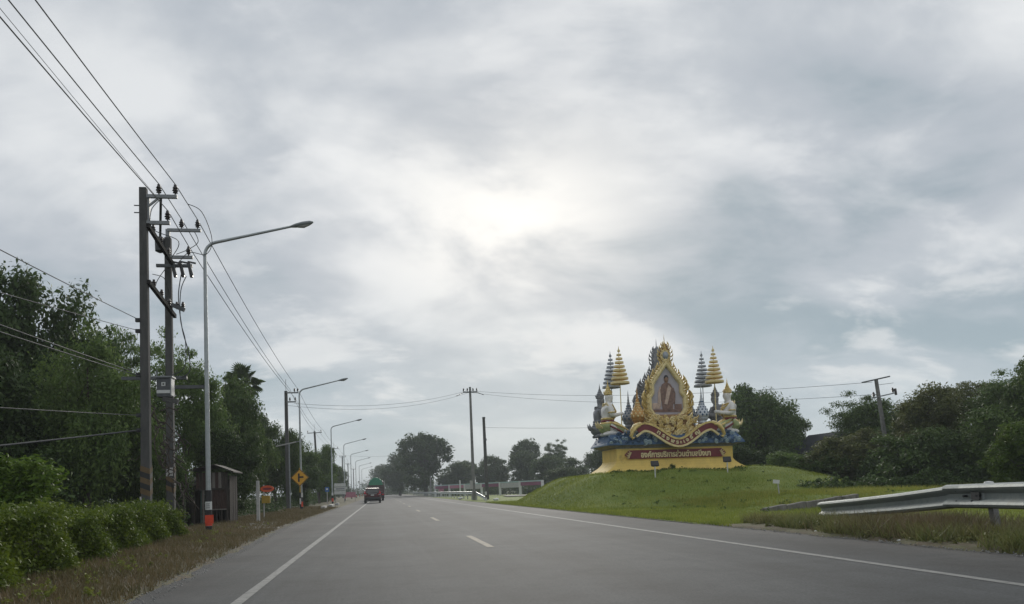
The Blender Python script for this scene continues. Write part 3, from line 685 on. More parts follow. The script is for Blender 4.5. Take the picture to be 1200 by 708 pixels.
def pole_small(x, y, h, label, arms, style=0, lean=0.0):
    t = thing('utility_pole', label, 'power pole', (x, y, 0), 0, 'power poles along the left of the road'); t.rotation_euler = (0, lean, 0)
    b = MB(); pole_shaft(b, h, 0.30, 0.22); b.build('shaft', 'pole_concrete', t)
    for (x0, x1, dz) in arms:
        MB().bar((x0, -0.15, h-dz), (x1, -0.15, h-dz), 0.10).build('crossarm', 'grey_metal', t)
        for q in ((x0+0.08, x1-0.08) if x0 < 0 else (x0+0.25+0.35*(x1 > .8), x1-0.06)): insulator(t, q, -0.15, h-dz+0.05)
    MB().bar((0, 0, h-0.1), (0, 0.02, h+0.9), 0.035).build('earth_spike', 'grey_metal', t)
    return t
pole_small(-6.98, 60, 9.1, 'power pole with two short side arms, standing behind the first far street lamp', ((0.05, 0.95, 0.15), (0.05, 0.75, 0.85)))
pole_small(-7.84, 100, 9.2, 'leaning power pole with a level crossarm rising out of the roadside trees', ((-0.9, 0.9, 0.2),), lean=-0.04)
pole_small(-8.1, 138, 9.3, 'power pole standing beside the third street lamp', ((-0.6, 0.8, 0.2),))
pole_small(-8.3, 172, 9.4, 'power pole just left of the fourth street lamp', ((-0.6, 0.8, 0.2),))
pole_small(-8.9, 215, 9.4, 'dark power pole among the bunched distant street lamps', ((-0.6, 0.8, 0.2),))
pole_small(-9.1, 262, 9.4, 'farthest power pole, near the vanishing point of the road', ((-0.6, 0.8, 0.2),))

def cable(label, pts, r=0.012, sag=0.0, group=None, n=14, name='power_line', cat='cable'):
    P = []
    for i in range(len(pts)-1):
        a, b = Vector(pts[i]), Vector(pts[i+1]); s = sag*((b-a).length/38.0)**2
        for k in range(n+(i == len(pts)-2)):
            t = k/n; p = a.lerp(b, t); p.z -= s*4*t*(1-t); P.append(p)
    o = MB().tube(P, r, 5).build(name, 'wire', None, True)
    return tag(o, label, cat, group)
top = [(-5.84, 22, 9.86), (-5.41, 22, 9.86), (-5.62, 22, 9.12)]
bt = [(-5.98, 25, 9.94), (-5.50, 25, 9.94), (-5.78, 25, 9.08)]
ct = [(-6.70, 60, 9.26), (-6.10, 60, 9.26), (-6.30, 60, 8.56)]
dt = [(-8.3, 100, 9.3), (-7.1, 100, 9.3), (-7.7, 100, 9.3)]
et = [(-8.6, 138, 9.4), (-7.4, 138, 9.4), (-8.0, 138, 9.4)]
ft = [(-8.8, 172, 9.5), (-7.6, 172, 9.5), (-8.2, 172, 9.5)]
gt = [(-9.4, 215, 9.5), (-8.2, 215, 9.5), (-8.8, 215, 9.5)]
ht = [(-9.6, 262, 9.5), (-8.4, 262, 9.5), (-9.0, 262, 9.5)]
back = [(-6.25, -18, 9.7), (-5.80, -18, 9.7), (-6.3, -18, 9.3)]
lab = ['middle of the three overhead wires that run from the upper left to the first pole',
       'rightmost overhead wire, resting on the outer insulators of the twin poles',
       'leftmost overhead wire, resting on the lower insulators of the twin poles']
for i in range(3):
    cable(lab[i], [back[i], top[i], bt[i], ct[i], dt[i], et[i], ft[i], gt[i], ht[i]], 0.013, 0.35, 'power lines along the left of the road')
cable('thin faint wire running up to the sky between the left and middle overhead wires', [(-6.15, -18, 9.55), (-5.95, 22, 9.55)], 0.006, 0.3, name='thin_wire')
def loop(label, pts, r=0.012):
    o = MB()
    P = [Vector(p) for p in pts]; Q = []
    for i in range(len(P)-1):
        p0 = P[max(i-1, 0)]; p1 = P[i]; p2 = P[i+1]; p3 = P[min(i+2, len(P)-1)]
        for k in range(6):
            t = k/6; Q.append(0.5*((2*p1)+(p2-p0)*t+(2*p0-5*p1+4*p2-p3)*t*t+(3*p1-p0-3*p2+p3)*t**3))
    Q.append(P[-1]); o = o.tube(Q, r, 5).build('jumper_cable', 'wire', None, True)
    return tag(o, label, 'cable', 'jumper cables on the twin poles')
loop('looping jumper cable bulging out right of the second pole top', [(-5.52, 23.8, 10.0), (-5.2, 24.2, 9.9), (-5.0, 24.6, 9.2), (-5.2, 24.7, 8.75), (-5.7, 24.7, 8.8), (-6.0, 24.7, 8.5)])
loop('small jumper loop hanging under the top crossarm of the second pole', [(-5.6, 24.95, 9.55), (-5.48, 24.9, 9.2), (-5.75, 24.85, 8.95), (-6.1, 24.75, 8.75)])
loop('curved jumper cable hanging right of the first pole between its two arms', [(-5.8, 21.9, 9.4), (-6.05, 21.95, 9.1), (-6.02, 22, 8.6), (-5.6, 23, 8.6), (-6.2, 24.6, 8.6)])
loop('long drop cable curving down the right side of the second pole', [(-5.95, 24.7, 8.1), (-6.05, 24.75, 7.4), (-5.95, 24.75, 6.4), (-5.78, 24.75, 5.7), (-5.75, 24.75, 5.1), (-6.0, 24.75, 4.9)], 0.016)
loop('second drop cable swinging wide of the second pole', [(-5.8, 24.7, 8.05), (-5.98, 24.75, 7.6), (-6.0, 24.75, 6.7), (-5.85, 24.7, 6.0), (-5.9, 24.7, 5.2), (-6.3, 24.7, 4.95)], 0.014)
loop('thin cable bowed out left of the second pole, above the lower beam', [(-6.35, 24.6, 8.3), (-6.62, 24.5, 7.8), (-6.62, 24.4, 7.4), (-6.4, 24.3, 7.15)], 0.012)
loop('thin cable arching from the first pole to the lower beam', [(-6.1, 22.2, 7.4), (-5.95, 22.8, 7.45), (-6.0, 23.4, 7.2), (-6.15, 23.6, 7.1)], 0.011)
def stretch(a, b, k): a, b = Vector(a), Vector(b); return tuple(a+(b-a)*k)
for lab_, a, e, r in (('highest side cable, slanting down to the first pole across open sky', (-6.29, 14, 5.49), (-6.36, 21.9, 6.05), 0.010),
                      ('side cable passing in front of the big dark tree to the first pole', (-6.60, 14, 4.85), (-6.36, 21.9, 5.75), 0.009),
                      ('upper of a close pair of pale cables running to the electrical box', (-6.74, 15, 4.42), (-6.38, 21.95, 4.58), 0.011),
                      ('lower of a close pair of pale cables running to the electrical box', (-6.74, 15, 4.29), (-6.38, 21.95, 4.52), 0.011),
                      ('low cable crossing in front of the dark trees at the left', (-7.19, 16, 3.03), (-6.40, 21.9, 3.45), 0.010),
                      ('lowest and thickest cable sagging in front of the dark trees', (-7.64, 17, 2.37), (-6.40, 21.9, 3.05), 0.022)):
    cable(lab_, [stretch(e, a, 2.2), a, e], r, 0.25, 'side cables at the left', name='side_cable')
cable('long wire hanging across the road from the left pole to the tall middle pole', [(-6.4, 60, 8.15), (9.1, 80, 11.5)], 0.012, 1.6, 'wires crossing the road', n=20, name='span_wire')
cable('second slightly lower wire hanging across the road to the tall middle pole', [(-6.9, 60, 8.0), (9.3, 80, 11.3)], 0.011, 1.9, 'wires crossing the road', n=20, name='span_wire')
cable('upper wire from the tall middle pole passing behind the monument to the leaning right pole', [(9.5, 80, 11.5), (29.4, 42, 6.75)], 0.012, 0.5, 'wires on the right of the road', n=20, name='span_wire')
cable('second wire from the tall middle pole passing behind the monument', [(9.7, 80, 11.3), (29.6, 42, 6.0)], 0.011, 0.6, 'wires on the right of the road', n=20, name='span_wire')
cable('single low wire from the shorter dark middle pole to behind the monument', [(10.9, 80, 7.6), (30.4, 60, 6.0)], 0.012, 0.5, 'wires on the right of the road', n=20, name='span_wire')
cable('faint low wire hanging across the road far away', [(-8.0, 138, 8.0), (14, 150, 9.5)], 0.012, 2.0, 'wires crossing the road', n=16, name='span_wire')
# clump of old vines and wires on the twin poles
for lab_, seed, c in (('tangle of dead vines and old wires hanging on the twin poles below the box', 5, (-6.3, 23.2, 2.9)), ('smaller tangle of old wires by the foot of the second pole', 9, (-6.15, 24.4, 2.1))):
    rng = random.Random(seed); t = thing('wire_tangle', lab_, 'tangle', c, 0, 'tangles on the twin poles')
    for k in range(16):
        P = [Vector((rng.uniform(-.3, .3), rng.uniform(-1.0, 0.9), rng.uniform(-.5, 1.0)))]
        for q in range(5): P.append(P[-1]+Vector((rng.uniform(-.2, .25), rng.uniform(-.3, .3), rng.uniform(-.35, .12))))
        MB().tube(P, rng.uniform(0.010, 0.026), 5).build('strand', 'bark', t)

def lamp_thing(x, y, label, near=False, h=9.0):
    t = thing('street_lamp', label, 'street lamp', (x, y, 0.0), 0, 'street lamps along the left of the road')
    MB().tube([(0, 0, -0.1), (0, 0, h-0.25)], [0.085, 0.052], 12).build('pole', 'steel', t, True)
    P = [(0, 0, h-0.27)]
    for k in range(7):
        a = k/6*math.radians(76); P.append((0.42*(1-math.cos(a)), 0, h-0.25+0.42*math.sin(a)))
    e = Vector(P[-1]); P.append((e.x+2.35, 0, e.z+0.56))
    MB().tube(P, [0.050]*8+[0.036], 10).build('arm', 'steel', t, True)
    e = Vector(P[-1]); d = Vector((0.97, 0, 0.22)).normalized()
    head = MB().tube([e-d*0.05, e+d*0.02, e+d*0.12, e+d*0.35, e+d*0.58, e+d*0.68], [0.05, 0.07, 0.10, 0.125, 0.10, 0.03], 12, 0.62)
    hd = head.build('lamp_head', 'grey_metal', t, True)
    MB().tube([e+d*0.18-Vector((0, 0, 0.05)), e+d*0.37-Vector((0, 0, 0.075)), e+d*0.56-Vector((0, 0, 0.05))], [0.05, 0.085, 0.05], 10, 0.6).build('lens', 'off_white', hd, True)
    if near:
        for z0, z1, m in ((0.0, 0.30, 'black_paint'), (0.60, 0.80, 'black_paint'), (0.80, 1.05, 'white_paint'), (1.05, 1.40, 'black_paint')):
            MB().lathe([(0.10, z0), (0.10, z1)], n=14).build('painted_band', m, t, True)
        MB().lathe([(0.103, 0.31), (0.103, 0.60)], n=14).build('orange_band', 'orange', t, True)
        MB().add([(-0.09, -0.112, 0.38), (0.16, -0.112, 0.38), (0.16, -0.112, 0.64), (-0.09, -0.112, 0.64), (-0.09, -0.106, 0.38), (0.16, -0.106, 0.38), (0.16, -0.106, 0.64), (-0.09, -0.106, 0.64)],
                 [(0, 1, 2, 3), (7, 6, 5, 4), (0, 4, 5, 1), (1, 5, 6, 2), (2, 6, 7, 3), (3, 7, 4, 0)]).build('reflector_plate', 'orange', t)
        for z in (0.86, 0.92, 0.98): MB().box((0.0, -0.103, z), (0.11, 0.006, 0.018)).build('stencil_row', 'black_paint', t)
        MB().box((0, 0, 0.02), (0.36, 0.36, 0.08)).build('base_plate', 'concrete', t)
    else:
        for z0, z1, m in ((0.0, 0.35, 'black_paint'), (0.36, 0.70, 'orange'), (0.71, 1.0, 'black_paint'), (1.01, 1.3, 'white_paint')):
            MB().lathe([(0.10, z0), (0.10, z1)], n=10).build('painted_band', m, t, True)
    return t
lamp_thing(-5.26, 24.8, 'nearest and tallest street lamp, with an orange reflector band near its foot', True)
lamps = [(-5.42, 54.2, 'second street lamp, standing behind the yellow diamond warning sign'),
         (-5.2, 84.5, 'third street lamp, in front of the pole with a short crossarm'),
         (-5.3, 115, 'fourth street lamp from the camera, half the size of the third in view'),
         (-5.5, 146, 'fifth street lamp from the camera along the left verge'),
         (-5.6, 177, 'sixth street lamp from the camera along the left verge'),
         (-5.7, 208, 'seventh street lamp from the camera along the left verge'),
         (-5.8, 239, 'eighth and last street lamp, near the vanishing point')]
l2 = lamp_thing(lamps[0][0], lamps[0][1], lamps[0][2], h=8.3)
for x, y, lb in lamps[1:]: dup(l2, (x, y, 0), label=lb)
t = thing('lamp_bracket', 'small pole with a fluorescent tube lamp arm left of the second street lamp', 'lamp', (-6.6, 58, 0))
MB().tube([(0, 0, 0), (0, 0, 5.0)], 0.05, 8).build('pole', 'grey_metal', t)
MB().bar((-0.4, 0, 4.85), (1.0, -0.2, 5.15), 0.05).build('arm', 'grey_metal', t)
MB().bar((-0.95, 0.1, 4.78), (0.5, -0.1, 5.06), 0.14, 0.08).build('lamp_tube', 'off_white', t)

# yellow diamond: side road to the right
t = thing('warning_sign', 'yellow diamond road sign showing a side road on the right', 'road sign', (-5.40, 53.2, 0))
MB().tube([(0, 0.05, 0), (0, 0.05, 3.0)], 0.045, 10).build('post', 'yellow_dull', t, True)
for z0, m in ((0.15, 'black_paint'), (0.55, 'white_paint'), (0.95, 'black_paint')): MB().lathe([(0.055, z0), (0.055, z0+0.38)], (0, 0.05, 0), 10).build('painted_band', m, t)
def diamond(r, y0, y1): return MB().prism([(0, 2.33-r), (r, 2.33), (0, 2.33+r), (-r, 2.33)], y0, y1)
diamond(0.60, -0.02, 0.0).build('sign_board', 'yellow_sign', t)
b = MB()
for k in range(4):
    a, c = [(0, -.56), (.56, 0), (0, .56), (-.56, 0)][k], [(.56, 0), (0, .56), (-.56, 0), (0, -.56)][k]
    b.bar((a[0], -0.024, 2.33+a[1]), (c[0], -0.024, 2.33+c[1]), 0.006, 0.035)
b.build('border_line', 'black_paint', t)
b = MB().box((-0.06, -0.026, 2.33), (0.11, 0.008, 0.56)); b.box((0.12, -0.026, 2.36), (0.25, 0.008, 0.11)); b.build('side_road_symbol', 'black_paint', t)

# shack by the verge
sh = thing('wooden_shack', 'old two-part wooden shack with plank walls behind the nearest lamp', 'shack', (-7.42, 32.3, 0.1), 0, None, (0.74, 0.62, 0.95))
def plank(x0, x1, z0, z1, y, m='wood', name='plank', th=0.03): return MB().box(((x0+x1)/2, y, (z0+z1)/2), (x1-x0, th, z1-z0)).build(name, m, sh)
rg = random.Random(4)
for k in range(9):        # lower right front wall
    x = 0.62+k*0.128; plank(x, x+0.118, 0.62+0.02*rg.random(), 1.45+rg.uniform(-.02, .02), rg.uniform(-.012, .012), rg.choice(['wood', 'wood_red', 'wood_red']))
for k in range(5): plank(0.65+k*0.25, 0.71+k*0.25, 0.0, 0.62, 0.03, 'wood')
for k in range(10):       # upper wall, some planks paler
    x = 0.15+k*0.165; plank(x, x+0.15, 1.52, 2.18+0.03*rg.random(), -0.03+rg.uniform(-.012, .012), 'wood_pale' if k in (5, 7) else rg.choice(['wood', 'wood_red', 'wood']))
plank(-0.95, 1.85, 1.45, 1.53, -0.06, 'wood', 'beam', 0.09); plank(0.60, 1.70, 0.60, 0.65, -0.03, 'wood_pale', 'rail', 0.05)
for x, m in ((-1.72, 'wood_pale'), (-0.45, 'wood_pale'), (0.0, 'wood'), (0.50, 'wood_pale'), (1.75, 'wood')):
    plank(x-0.045, x+0.045, -0.15, 1.5, -0.02, m, 'post', 0.09)
for x in (-2.4, 1.8): plank(x-0.05, x+0.05, -0.15, 2.0, 2.6, 'wood', 'post', 0.09)
for k in range(26): plank(-2.4+k*0.165, -2.4+k*0.165+0.155, -0.1, 1.9, 2.68+rg.uniform(-.012, .012), 'wood', 'rear_plank')
for k in range(15):
    b = MB().box((1.86+rg.uniform(-.01, .01), 0.1+k*0.17, 1.0), (0.03, 0.155, 2.1)).build('side_plank', 'wood', sh)
plank(-2.4, 0.5, 0.72, 0.77, 0.5, 'wood', 'rail', 0.05)
for k in range(9): plank(-2.3+k*0.3, -2.25+k*0.3, 0.0, 1.4, 0.55, 'wood', 'slat', 0.03)
b = MB().add([(-2.7, -0.55, 1.50), (0.05, -0.55, 1.60), (0.05, 2.9, 2.05), (-2.7, 2.9, 1.95), (-2.7, -0.55, 1.54), (0.05, -0.55, 1.64), (0.05, 2.9, 2.09), (-2.7, 2.9, 1.99)],
             [(0, 3, 2, 1), (4, 5, 6, 7), (0, 1, 5, 4), (1, 2, 6, 5), (2, 3, 7, 6), (3, 0, 4, 7)]); b.build('lean_to_roof', 'tin', sh)
b = MB().add([(-0.15, -0.45, 2.28), (1.15, -0.45, 2.48), (2.15, -0.45, 2.16), (2.15, 2.9, 2.16), (1.15, 2.9, 2.48), (-0.15, 2.9, 2.28),
              (-0.15, -0.45, 2.33), (1.15, -0.45, 2.53), (2.15, -0.45, 2.21), (2.15, 2.9, 2.21), (1.15, 2.9, 2.53), (-0.15, 2.9, 2.33)],
             [(0, 5, 4, 1), (1, 4, 3, 2), (6, 7, 10, 11), (7, 8, 9, 10), (0, 1, 7, 6), (1, 2, 8, 7), (2, 3, 9, 8), (3, 4, 10, 9), (4, 5, 11, 10), (5, 0, 6, 11)]); b.build('roof', 'tin', sh)
t = thing('ladder', 'greenish ladder leaning upright against the front of the shack', 'ladder', (-7.02, 32.3, 0.1))
for x in (-0.13, 0.13): MB().bar((x, 0.0, 0), (x, 0.12, 1.55), 0.035).build('stile', 'ladder', t)
for k in range(8): MB().bar((-0.13, 0.01+k*0.013, 0.15+k*0.175), (0.13, 0.01+k*0.013, 0.15+k*0.175), 0.03).build('rung', 'ladder', t)

t = thing('marker_post', 'plain white concrete post standing right of the shack', 'post', (-5.0, 32.7, 0.08))
MB().bar((0, 0, 0), (0, 0, 1.72), 0.13, 0.13, 0.9).build('post', 'off_white', t, bevel=0.015)
t = thing('shop_sign', 'small oval orange sign above a yellow box on a thin post', 'sign', (-5.25, 36.0, 0.05))
MB().tube([(0, 0, 0), (0, 0, 1.62)], 0.03, 8).build('post', 'off_white', t)
MB().prism([(0.30*math.cos(a)+0.16, 1.44+0.15*math.sin(a)) for a in [2*PI*k/20 for k in range(20)]], -0.05, -0.01).build('oval_board', 'orange_sign', t)
MB().prism([(0.20*math.cos(a)+0.16, 1.44+0.05*math.sin(a)) for a in [2*PI*k/20 for k in range(20)]], -0.058, -0.05).build('dark_motif', 'maroon', t)
MB().box((0.10, -0.04, 0.96), (0.36, 0.16, 0.34)).build('yellow_box', 'yellow_dull', t, bevel=0.01)
t = thing('notice_board', 'white roadside notice board with grey rows under the third street lamp', 'sign', (-5.0, 96, 0))
for x in (-0.55, 0.55): MB().bar((x, 0.05, 0), (x, 0.05, 2.5), 0.08).build('post', 'grey_metal', t)
for k in range(3): MB().box((0, 0, 1.28+0.47*k), (1.4, 0.04, 0.40)).build('board', 'white_paint', t)
MB().box((0.03, -0.024, 1.75), (1.05, 0.01, 0.16)).build('grey_row', 'grey_metal', t)
t = thing('blue_sign', 'small blue sign on a white post left of the third street lamp', 'sign', (-5.65, 83, 0))
MB().bar((0, 0, 0), (0, 0, 1.9), 0.08).build('post', 'off_white', t)
MB().box((0, -0.05, 1.65), (0.42, 0.02, 0.5)).build('board', 'blue_sign', t)
MB().box((0, -0.063, 1.68), (0.2, 0.006, 0.16)).build('white_mark', 'white_paint', t)
t = thing('pink_banner', 'faded pink cloth banner on two posts at the far left roadside', 'banner', (-4.6, 118, 0))
for x in (-0.75, 0.75): MB().bar((x, 0, 0), (x, 0, 1.75), 0.07).build('post', 'off_white', t)
b = MB()
for i in range(7):
    for j in range(2): b.v.append((-0.75+0.25*i, -0.06+0.05*math.sin(i*1.9), 0.55+0.8*j))
b.f = [(2*i, 2*i+2, 2*i+3, 2*i+1) for i in range(6)]; b.build('cloth', 'pink', t, True)
for k, (x, y, l, lb) in enumerate(((-4.35, 60, 2.4, 'low white concrete kerb block left of the warning sign foot'), (-4.3, 68, 3.6, 'long low white concrete kerb beyond the warning sign'), (-4.3, 77, 2.0, 'short white kerb block before the third street lamp'))):
    tag(MB().box((0, 0, 0.12), (0.3, l, 0.28)).build('kerb_block', 'off_white', None, bevel=0.02, loc=(x, y, 0)), lb, 'kerb', 'white kerb blocks on the left verge')
t = thing('garden_stake', 'thin pale stake sticking up out of the hedge end', 'stake', (-6.0, 20.9, 0.3))
MB().bar((0, 0, 0), (-0.10, 0, 0.95), 0.03).build('stake', 'off_white', t)

# ------------------------------------------------------------------ left vegetation
thicket('weed_clumps', 'small broad-leaved weed clumps scattered along the right road edge', 'weeds', WEED_BLOBS, 0.055, 16, 'weeds', 81)
rg = random.Random(63); bl = []
for k in range(150):
    if k < 90: x = MX+rg.uniform(-5.0, 5.2); y = MY-0.75-abs(rg.gauss(0, 0.45))
    else: x = rg.uniform(10.5, 26); y = rg.uniform(24, 43)
    bl.append((x, y, float(hill(x, y)), rg.uniform(0.08, 0.22), 5))
thicket('mound_weeds', 'darker weed tufts on the mound, thickest along the foot of the plinth', 'weeds', bl, 0.07, 14, 'leaf_mid', 83)
rg = random.Random(62); bl = []
for k in range(120):
    y = rg.uniform(7, 30); x = -4.6+0.2*rg.random()-0.09*(y-11.5)*(y < 23)-1.0*(y >= 23)+rg.uniform(-0.2, 1.3)*rg.random(); r = rg.uniform(0.07, 0.16); bl.append((x, y, 0.10, r, 5))
thicket('verge_weeds', 'small green weed tufts along the foot of the hedge', 'weeds', bl, 0.045, 16, 'grass', 82)
def hedge():
    rng = np.random.default_rng(19); n = 120000
    t = thing('hedge', 'long clipped bright green hedge along the left verge', 'hedge', (0, 0, 0))
    y = 5.5+16.8*rng.uniform(0, 1, n); u = rng.uniform(0, 1, n)
    bump = np.array([mnoise.noise(Vector((a*0.7, 0.3, 1.1))) for a in np.linspace(5, 23, 400)])
    bu = np.interp(y, np.linspace(5, 23, 400), bump)
    fade = np.clip((22.3-y)/1.6, 0.25, 1)
    xf = -4.62-0.075*(y-11)+0.18*bu; hh = (0.84+0.30*bu)*fade**0.35
    sidef = u < 0.5
    z = np.where(sidef, hh*rng.uniform(0.0, 1.0, n)**0.8, hh-np.abs(rng.normal(0, 0.07, n)))
    x = np.where(sidef, xf-np.abs(rng.normal(0, 0.10, n))-0.22*(z/hh)**2, xf-0.2-3.6*rng.uniform(0, 1, n)**1.2)
    x += 0.10*np.array([mnoise.noise(Vector((b*2.3, c*2.6, 0))) for b, c in zip(y[::10], z[::10])]).repeat(10)[:n]
    z += (0.07*np.sin(x*5+y*3)*np.cos(y*4.3)+0.10*np.sin(y*1.9+x*1.3)*np.sin(x*2.2-y*0.7))*(~sidef)
    x = x+0.12*np.sin(y*2.6+z*3)*sidef
    sprig = rng.uniform(0, 1, n) < 0.09
    z = np.where(sprig, hh+rng.uniform(0, 0.26, n)**1.3, z)
    C = np.stack([x, y, z+0.08], 1)+rng.normal(0, 0.03, (n, 3))
    v = leaf_cloud(C, np.full(n, 0.05), 1, 0.062, rng, 1.0, updown=0.6)
    link('foliage', np_mesh('foliage', v, np.arange(len(v)).reshape(-1, 4), 'leaf_hedge'), t)
    b = MB()
    for k in range(90):
        yy_ = 5.6+16.4*rng.uniform(); xx_ = -5.6-0.075*(yy_-11)-rng.uniform(0, .5)
        b.tube([(xx_, yy_, 0), (xx_+rng.normal()*.08, yy_+rng.normal()*.08, 0.5), (xx_+rng.normal()*.15, yy_+rng.normal()*.15, 0.95)], [0.018, 0.013, 0.006], 5)
    b.build('stems', 'bark', t, kind='stuff')
    # unseen solid boxes added so daylight does not leak through the leaves
    g = MB()
    for k in range(17):
        y0 = 5.6+k*0.98; f = 1 if k < 16 else 0.6
        g.box((-7.4-0.075*(y0-11), y0+0.45, 0.33*f), (3.5, 1.0, 0.66*f), top=0.9)
    g.build('light_block', 'bark', t)
hedge()
plant('shrub', 'bush2', 'bright leafy shrub rising above the hedge at the left edge of the view', 'shrub', (-6.75, 14.8, 0.1), 1.95, 2.5, 0.4, 'leaf_bright')
plant('shrub', 'bush', 'rounded mid-green shrub behind the hedge, right of the brightest shrub', 'shrub', (-8.9, 18.5, 0.2), 1.6, 2.2, 1.9, 'leaf_mid')
plant('tree', 'dark', 'tallest tree at the left, very dark, its rounded crown against the sky', 'tree', (-14.3, 33, 0), 10.5, 6.6, 0.3)
plant('tree', 'dark', 'dark tree filling the left edge behind the bright shrub', 'tree', (-13.6, 27, 0), 6.4, 5.6, 1.5)
plant('tree', 'plume', 'feathery drooping bamboo-like tree between the dark tree and the first pole', 'tree', (-9.9, 28, 0), 7.5, 4.9, 0.9)
plant('tree', 'plume', 'lower feathery tree directly behind the twin power poles', 'tree', (-8.2, 30, 0), 5.0, 3.6, 2.9, 'leaf_mid')
plant('tree', 'airy', 'open fine-leaved tree right of the twin poles, sky showing through it', 'tree', (-9.6, 40, 0), 9.0, 5.2, 0.2, bark='bark_pale')
plant('tree', 'airy2', 'spindly fine-leaved tree rising behind the first pole', 'tree', (-13.2, 42, 0), 10.4, 4.6, 2.2, bark='bark_pale')
plant('tree', 'broad', 'bushy green tree behind the shack roof', 'tree', (-8.6, 46, 0), 8.3, 4.8, 1.1)
plant('tree', 'bush', 'dense dark shrub tree hugging the right side of the shack', 'tree', (-6.9, 38, 0), 4.6, 3.4, 0.5, 'leaf_dark')
plant('tree', 'broad2', 'bushy tree right of the palm, below the side-arm power pole', 'tree', (-8.2, 62, 0), 7.8, 4.4, 2.2)
plant('tree', 'broad', 'green tree behind the second street lamp', 'tree', (-7.6, 74, 0), 7.2, 4.4, 3.3)
plant('tree', 'bush2', 'low dense bush right of the yellow warning sign', 'bush', (-6.5, 66, 0), 3.6, 3.4, 0.8, 'leaf_dark')
plant('tree', 'broad2', 'tree between the second and third street lamps', 'tree', (-7.0, 90, 0), 7.0, 4.6, 5.1)
plant('tree', 'bush', 'rounded bush beyond the third street lamp', 'bush', (-7.0, 104, 0), 4.2, 3.8, 2.0, 'leaf_mid')
plant('tree', 'far', 'distant tree left of the red car, behind the notice board', 'tree', (-7.6, 122, 0), 6.2, 4.8, 0.6)
plant('tree', 'far2', 'farther tree among the bunched street lamps', 'tree', (-9.6, 160, 0), 7.4, 6.4, 1.6)
plant('tree', 'far', 'last tree on the left verge before the vanishing point', 'tree', (-11.5, 215, 0), 8.2, 8.0, 2.6)
rg = random.Random(12)
bl = []
for k in range(20): bl.append((rg.uniform(-17, -8.6), rg.uniform(24, 33), 0.0, rg.uniform(1.1, 1.9), 26))
for k in range(14): bl.append((rg.uniform(-13, -9.4), rg.uniform(26, 40), rg.uniform(1.2, 2.6), rg.uniform(1.0, 1.6), 22))
for k in range(26): bl.append((rg.uniform(-24, -11), rg.uniform(36, 60), 0.0, rg.uniform(1.6, 2.8), 24))
for k in range(12): bl.append((-7.6-rg.uniform(0.0, 2.6), 40+k*7.5, 0.0, rg.uniform(1.3, 2.4), 24))
thicket('undergrowth', 'dark tangled undergrowth filling the space below the left trees', 'undergrowth', bl, 0.15, 75, 'leaf_dark', 77)

plant('tree', 'broad', 'green tree low behind the twin poles and left of the shack', 'tree', (-11.0, 36, 0), 6.6, 5.4, 1.2, 'leaf_mid')
plant('tree', 'bush2', 'leafy bush between the hedge end and the shack', 'bush', (-11.2, 27.5, 0.1), 3.0, 3.0, 2.2, 'leaf_mid')
plant('tree', 'broad2', 'pale green tree below the palm', 'tree', (-9.2, 54, 0), 7.4, 4.6, 4.2, 'leaf_fine')
plant('tree', 'broad', 'dark rounded tree in the gap right of the feathery tree', 'tree', (-12.2, 31, 0), 6.2, 4.8, 3.6, 'leaf_dark')
# fan palm, each frond a part
def palm(x, y, h):
    t = thing('palm_tree', 'tall fan palm with a ragged round head above the roadside trees', 'palm tree', (x, y, 0))
    MB().tube([(0, 0, -0.1), (0.1, 0, h*0.4), (0.05, 0, h*0.86)], [0.22, 0.17, 0.15], 10).build('trunk', 'bark', t, True)
    b = MB(); n = 18; b.v.append((0, 0, 0))      # stalk + fan of folded blades
    b.tube([(0, 0, 0), (0.5, 0, 0.02), (0.95, 0, -0.02)], [0.03, 0.022, 0.016], 5)
    for k in range(n):
        a = math.radians(-115+230*k/(n-1)); da = math.radians(5.2); L_ = 0.95*(0.75+0.25*math.cos(a*0.7)); o = Vector((0.95, 0, -0.02))
        for q in (-1, 1):
            e1 = o+Vector((math.cos(a), math.sin(a), 0))*L_+Vector((0, 0, -0.22)); e2 = o+Vector((math.cos(a+q*da), math.sin(a+q*da), 0.0))*L_*0.62+Vector((0, 0, 0.05))
            b.add([o, e2, e1], [(0, 1, 2)])
    f0 = b.build('frond', 'leaf_mid', t); me_ = f0.data; rr = random.Random(3)
    for k in range(24):
        f = f0 if k == 0 else link('frond', me_, t)
        el = math.radians(rr.choice([75, 50, 30, 10, -12, -35])+rr.uniform(-10, 10)); f.location = (0.05, 0, h*0.86); s = rr.uniform(0.72, 0.95)
        f.rotation_euler = (rr.uniform(-.4, .4), -el, k*2.4); f.scale = (s, s, s)
palm(-9.9, 58, 10.9)

# ------------------------------------------------------------------ right and far vegetation
plant('tree', 'broad2', 'large leafy tree rising close behind the right half of the monument', 'tree', (34.2, 66, 0), 10.4, 9.0, 0.8)
plant('tree', 'broad', 'leafy tree to the right of the monument, its right side open to the sky', 'tree', (37.8, 69, 0), 9.8, 6.6, 2.8)
plant('tree', 'bush', 'low bush behind the right foot of the monument', 'bush', (27.6, 54, 0.2), 3.6, 4.4, 0.4, 'leaf_dark')
plant('tree', 'airy', 'thin open-crowned tree left of the leaning power pole', 'tree', (35.9, 52, 0), 7.3, 6.4, 3.9, 'leaf_mid')
plant('tree', 'broad', 'wide olive-leaved tree right of the leaning power pole', 'tree', (32.0, 41, 0), 6.4, 6.2, 4.4, 'leaf_olive')
plant('tree', 'airy2', 'flat-topped yellowish tree in the middle of the right tree line', 'tree', (36.4, 42.5, 0), 6.9, 7.2, 1.0, 'leaf_olive', bark='bark_pale')
plant('tree', 'broad2', 'green bushy tree low at the right above the guardrail', 'tree', (31.0, 34, 0), 5.2, 6.2, 5.7)
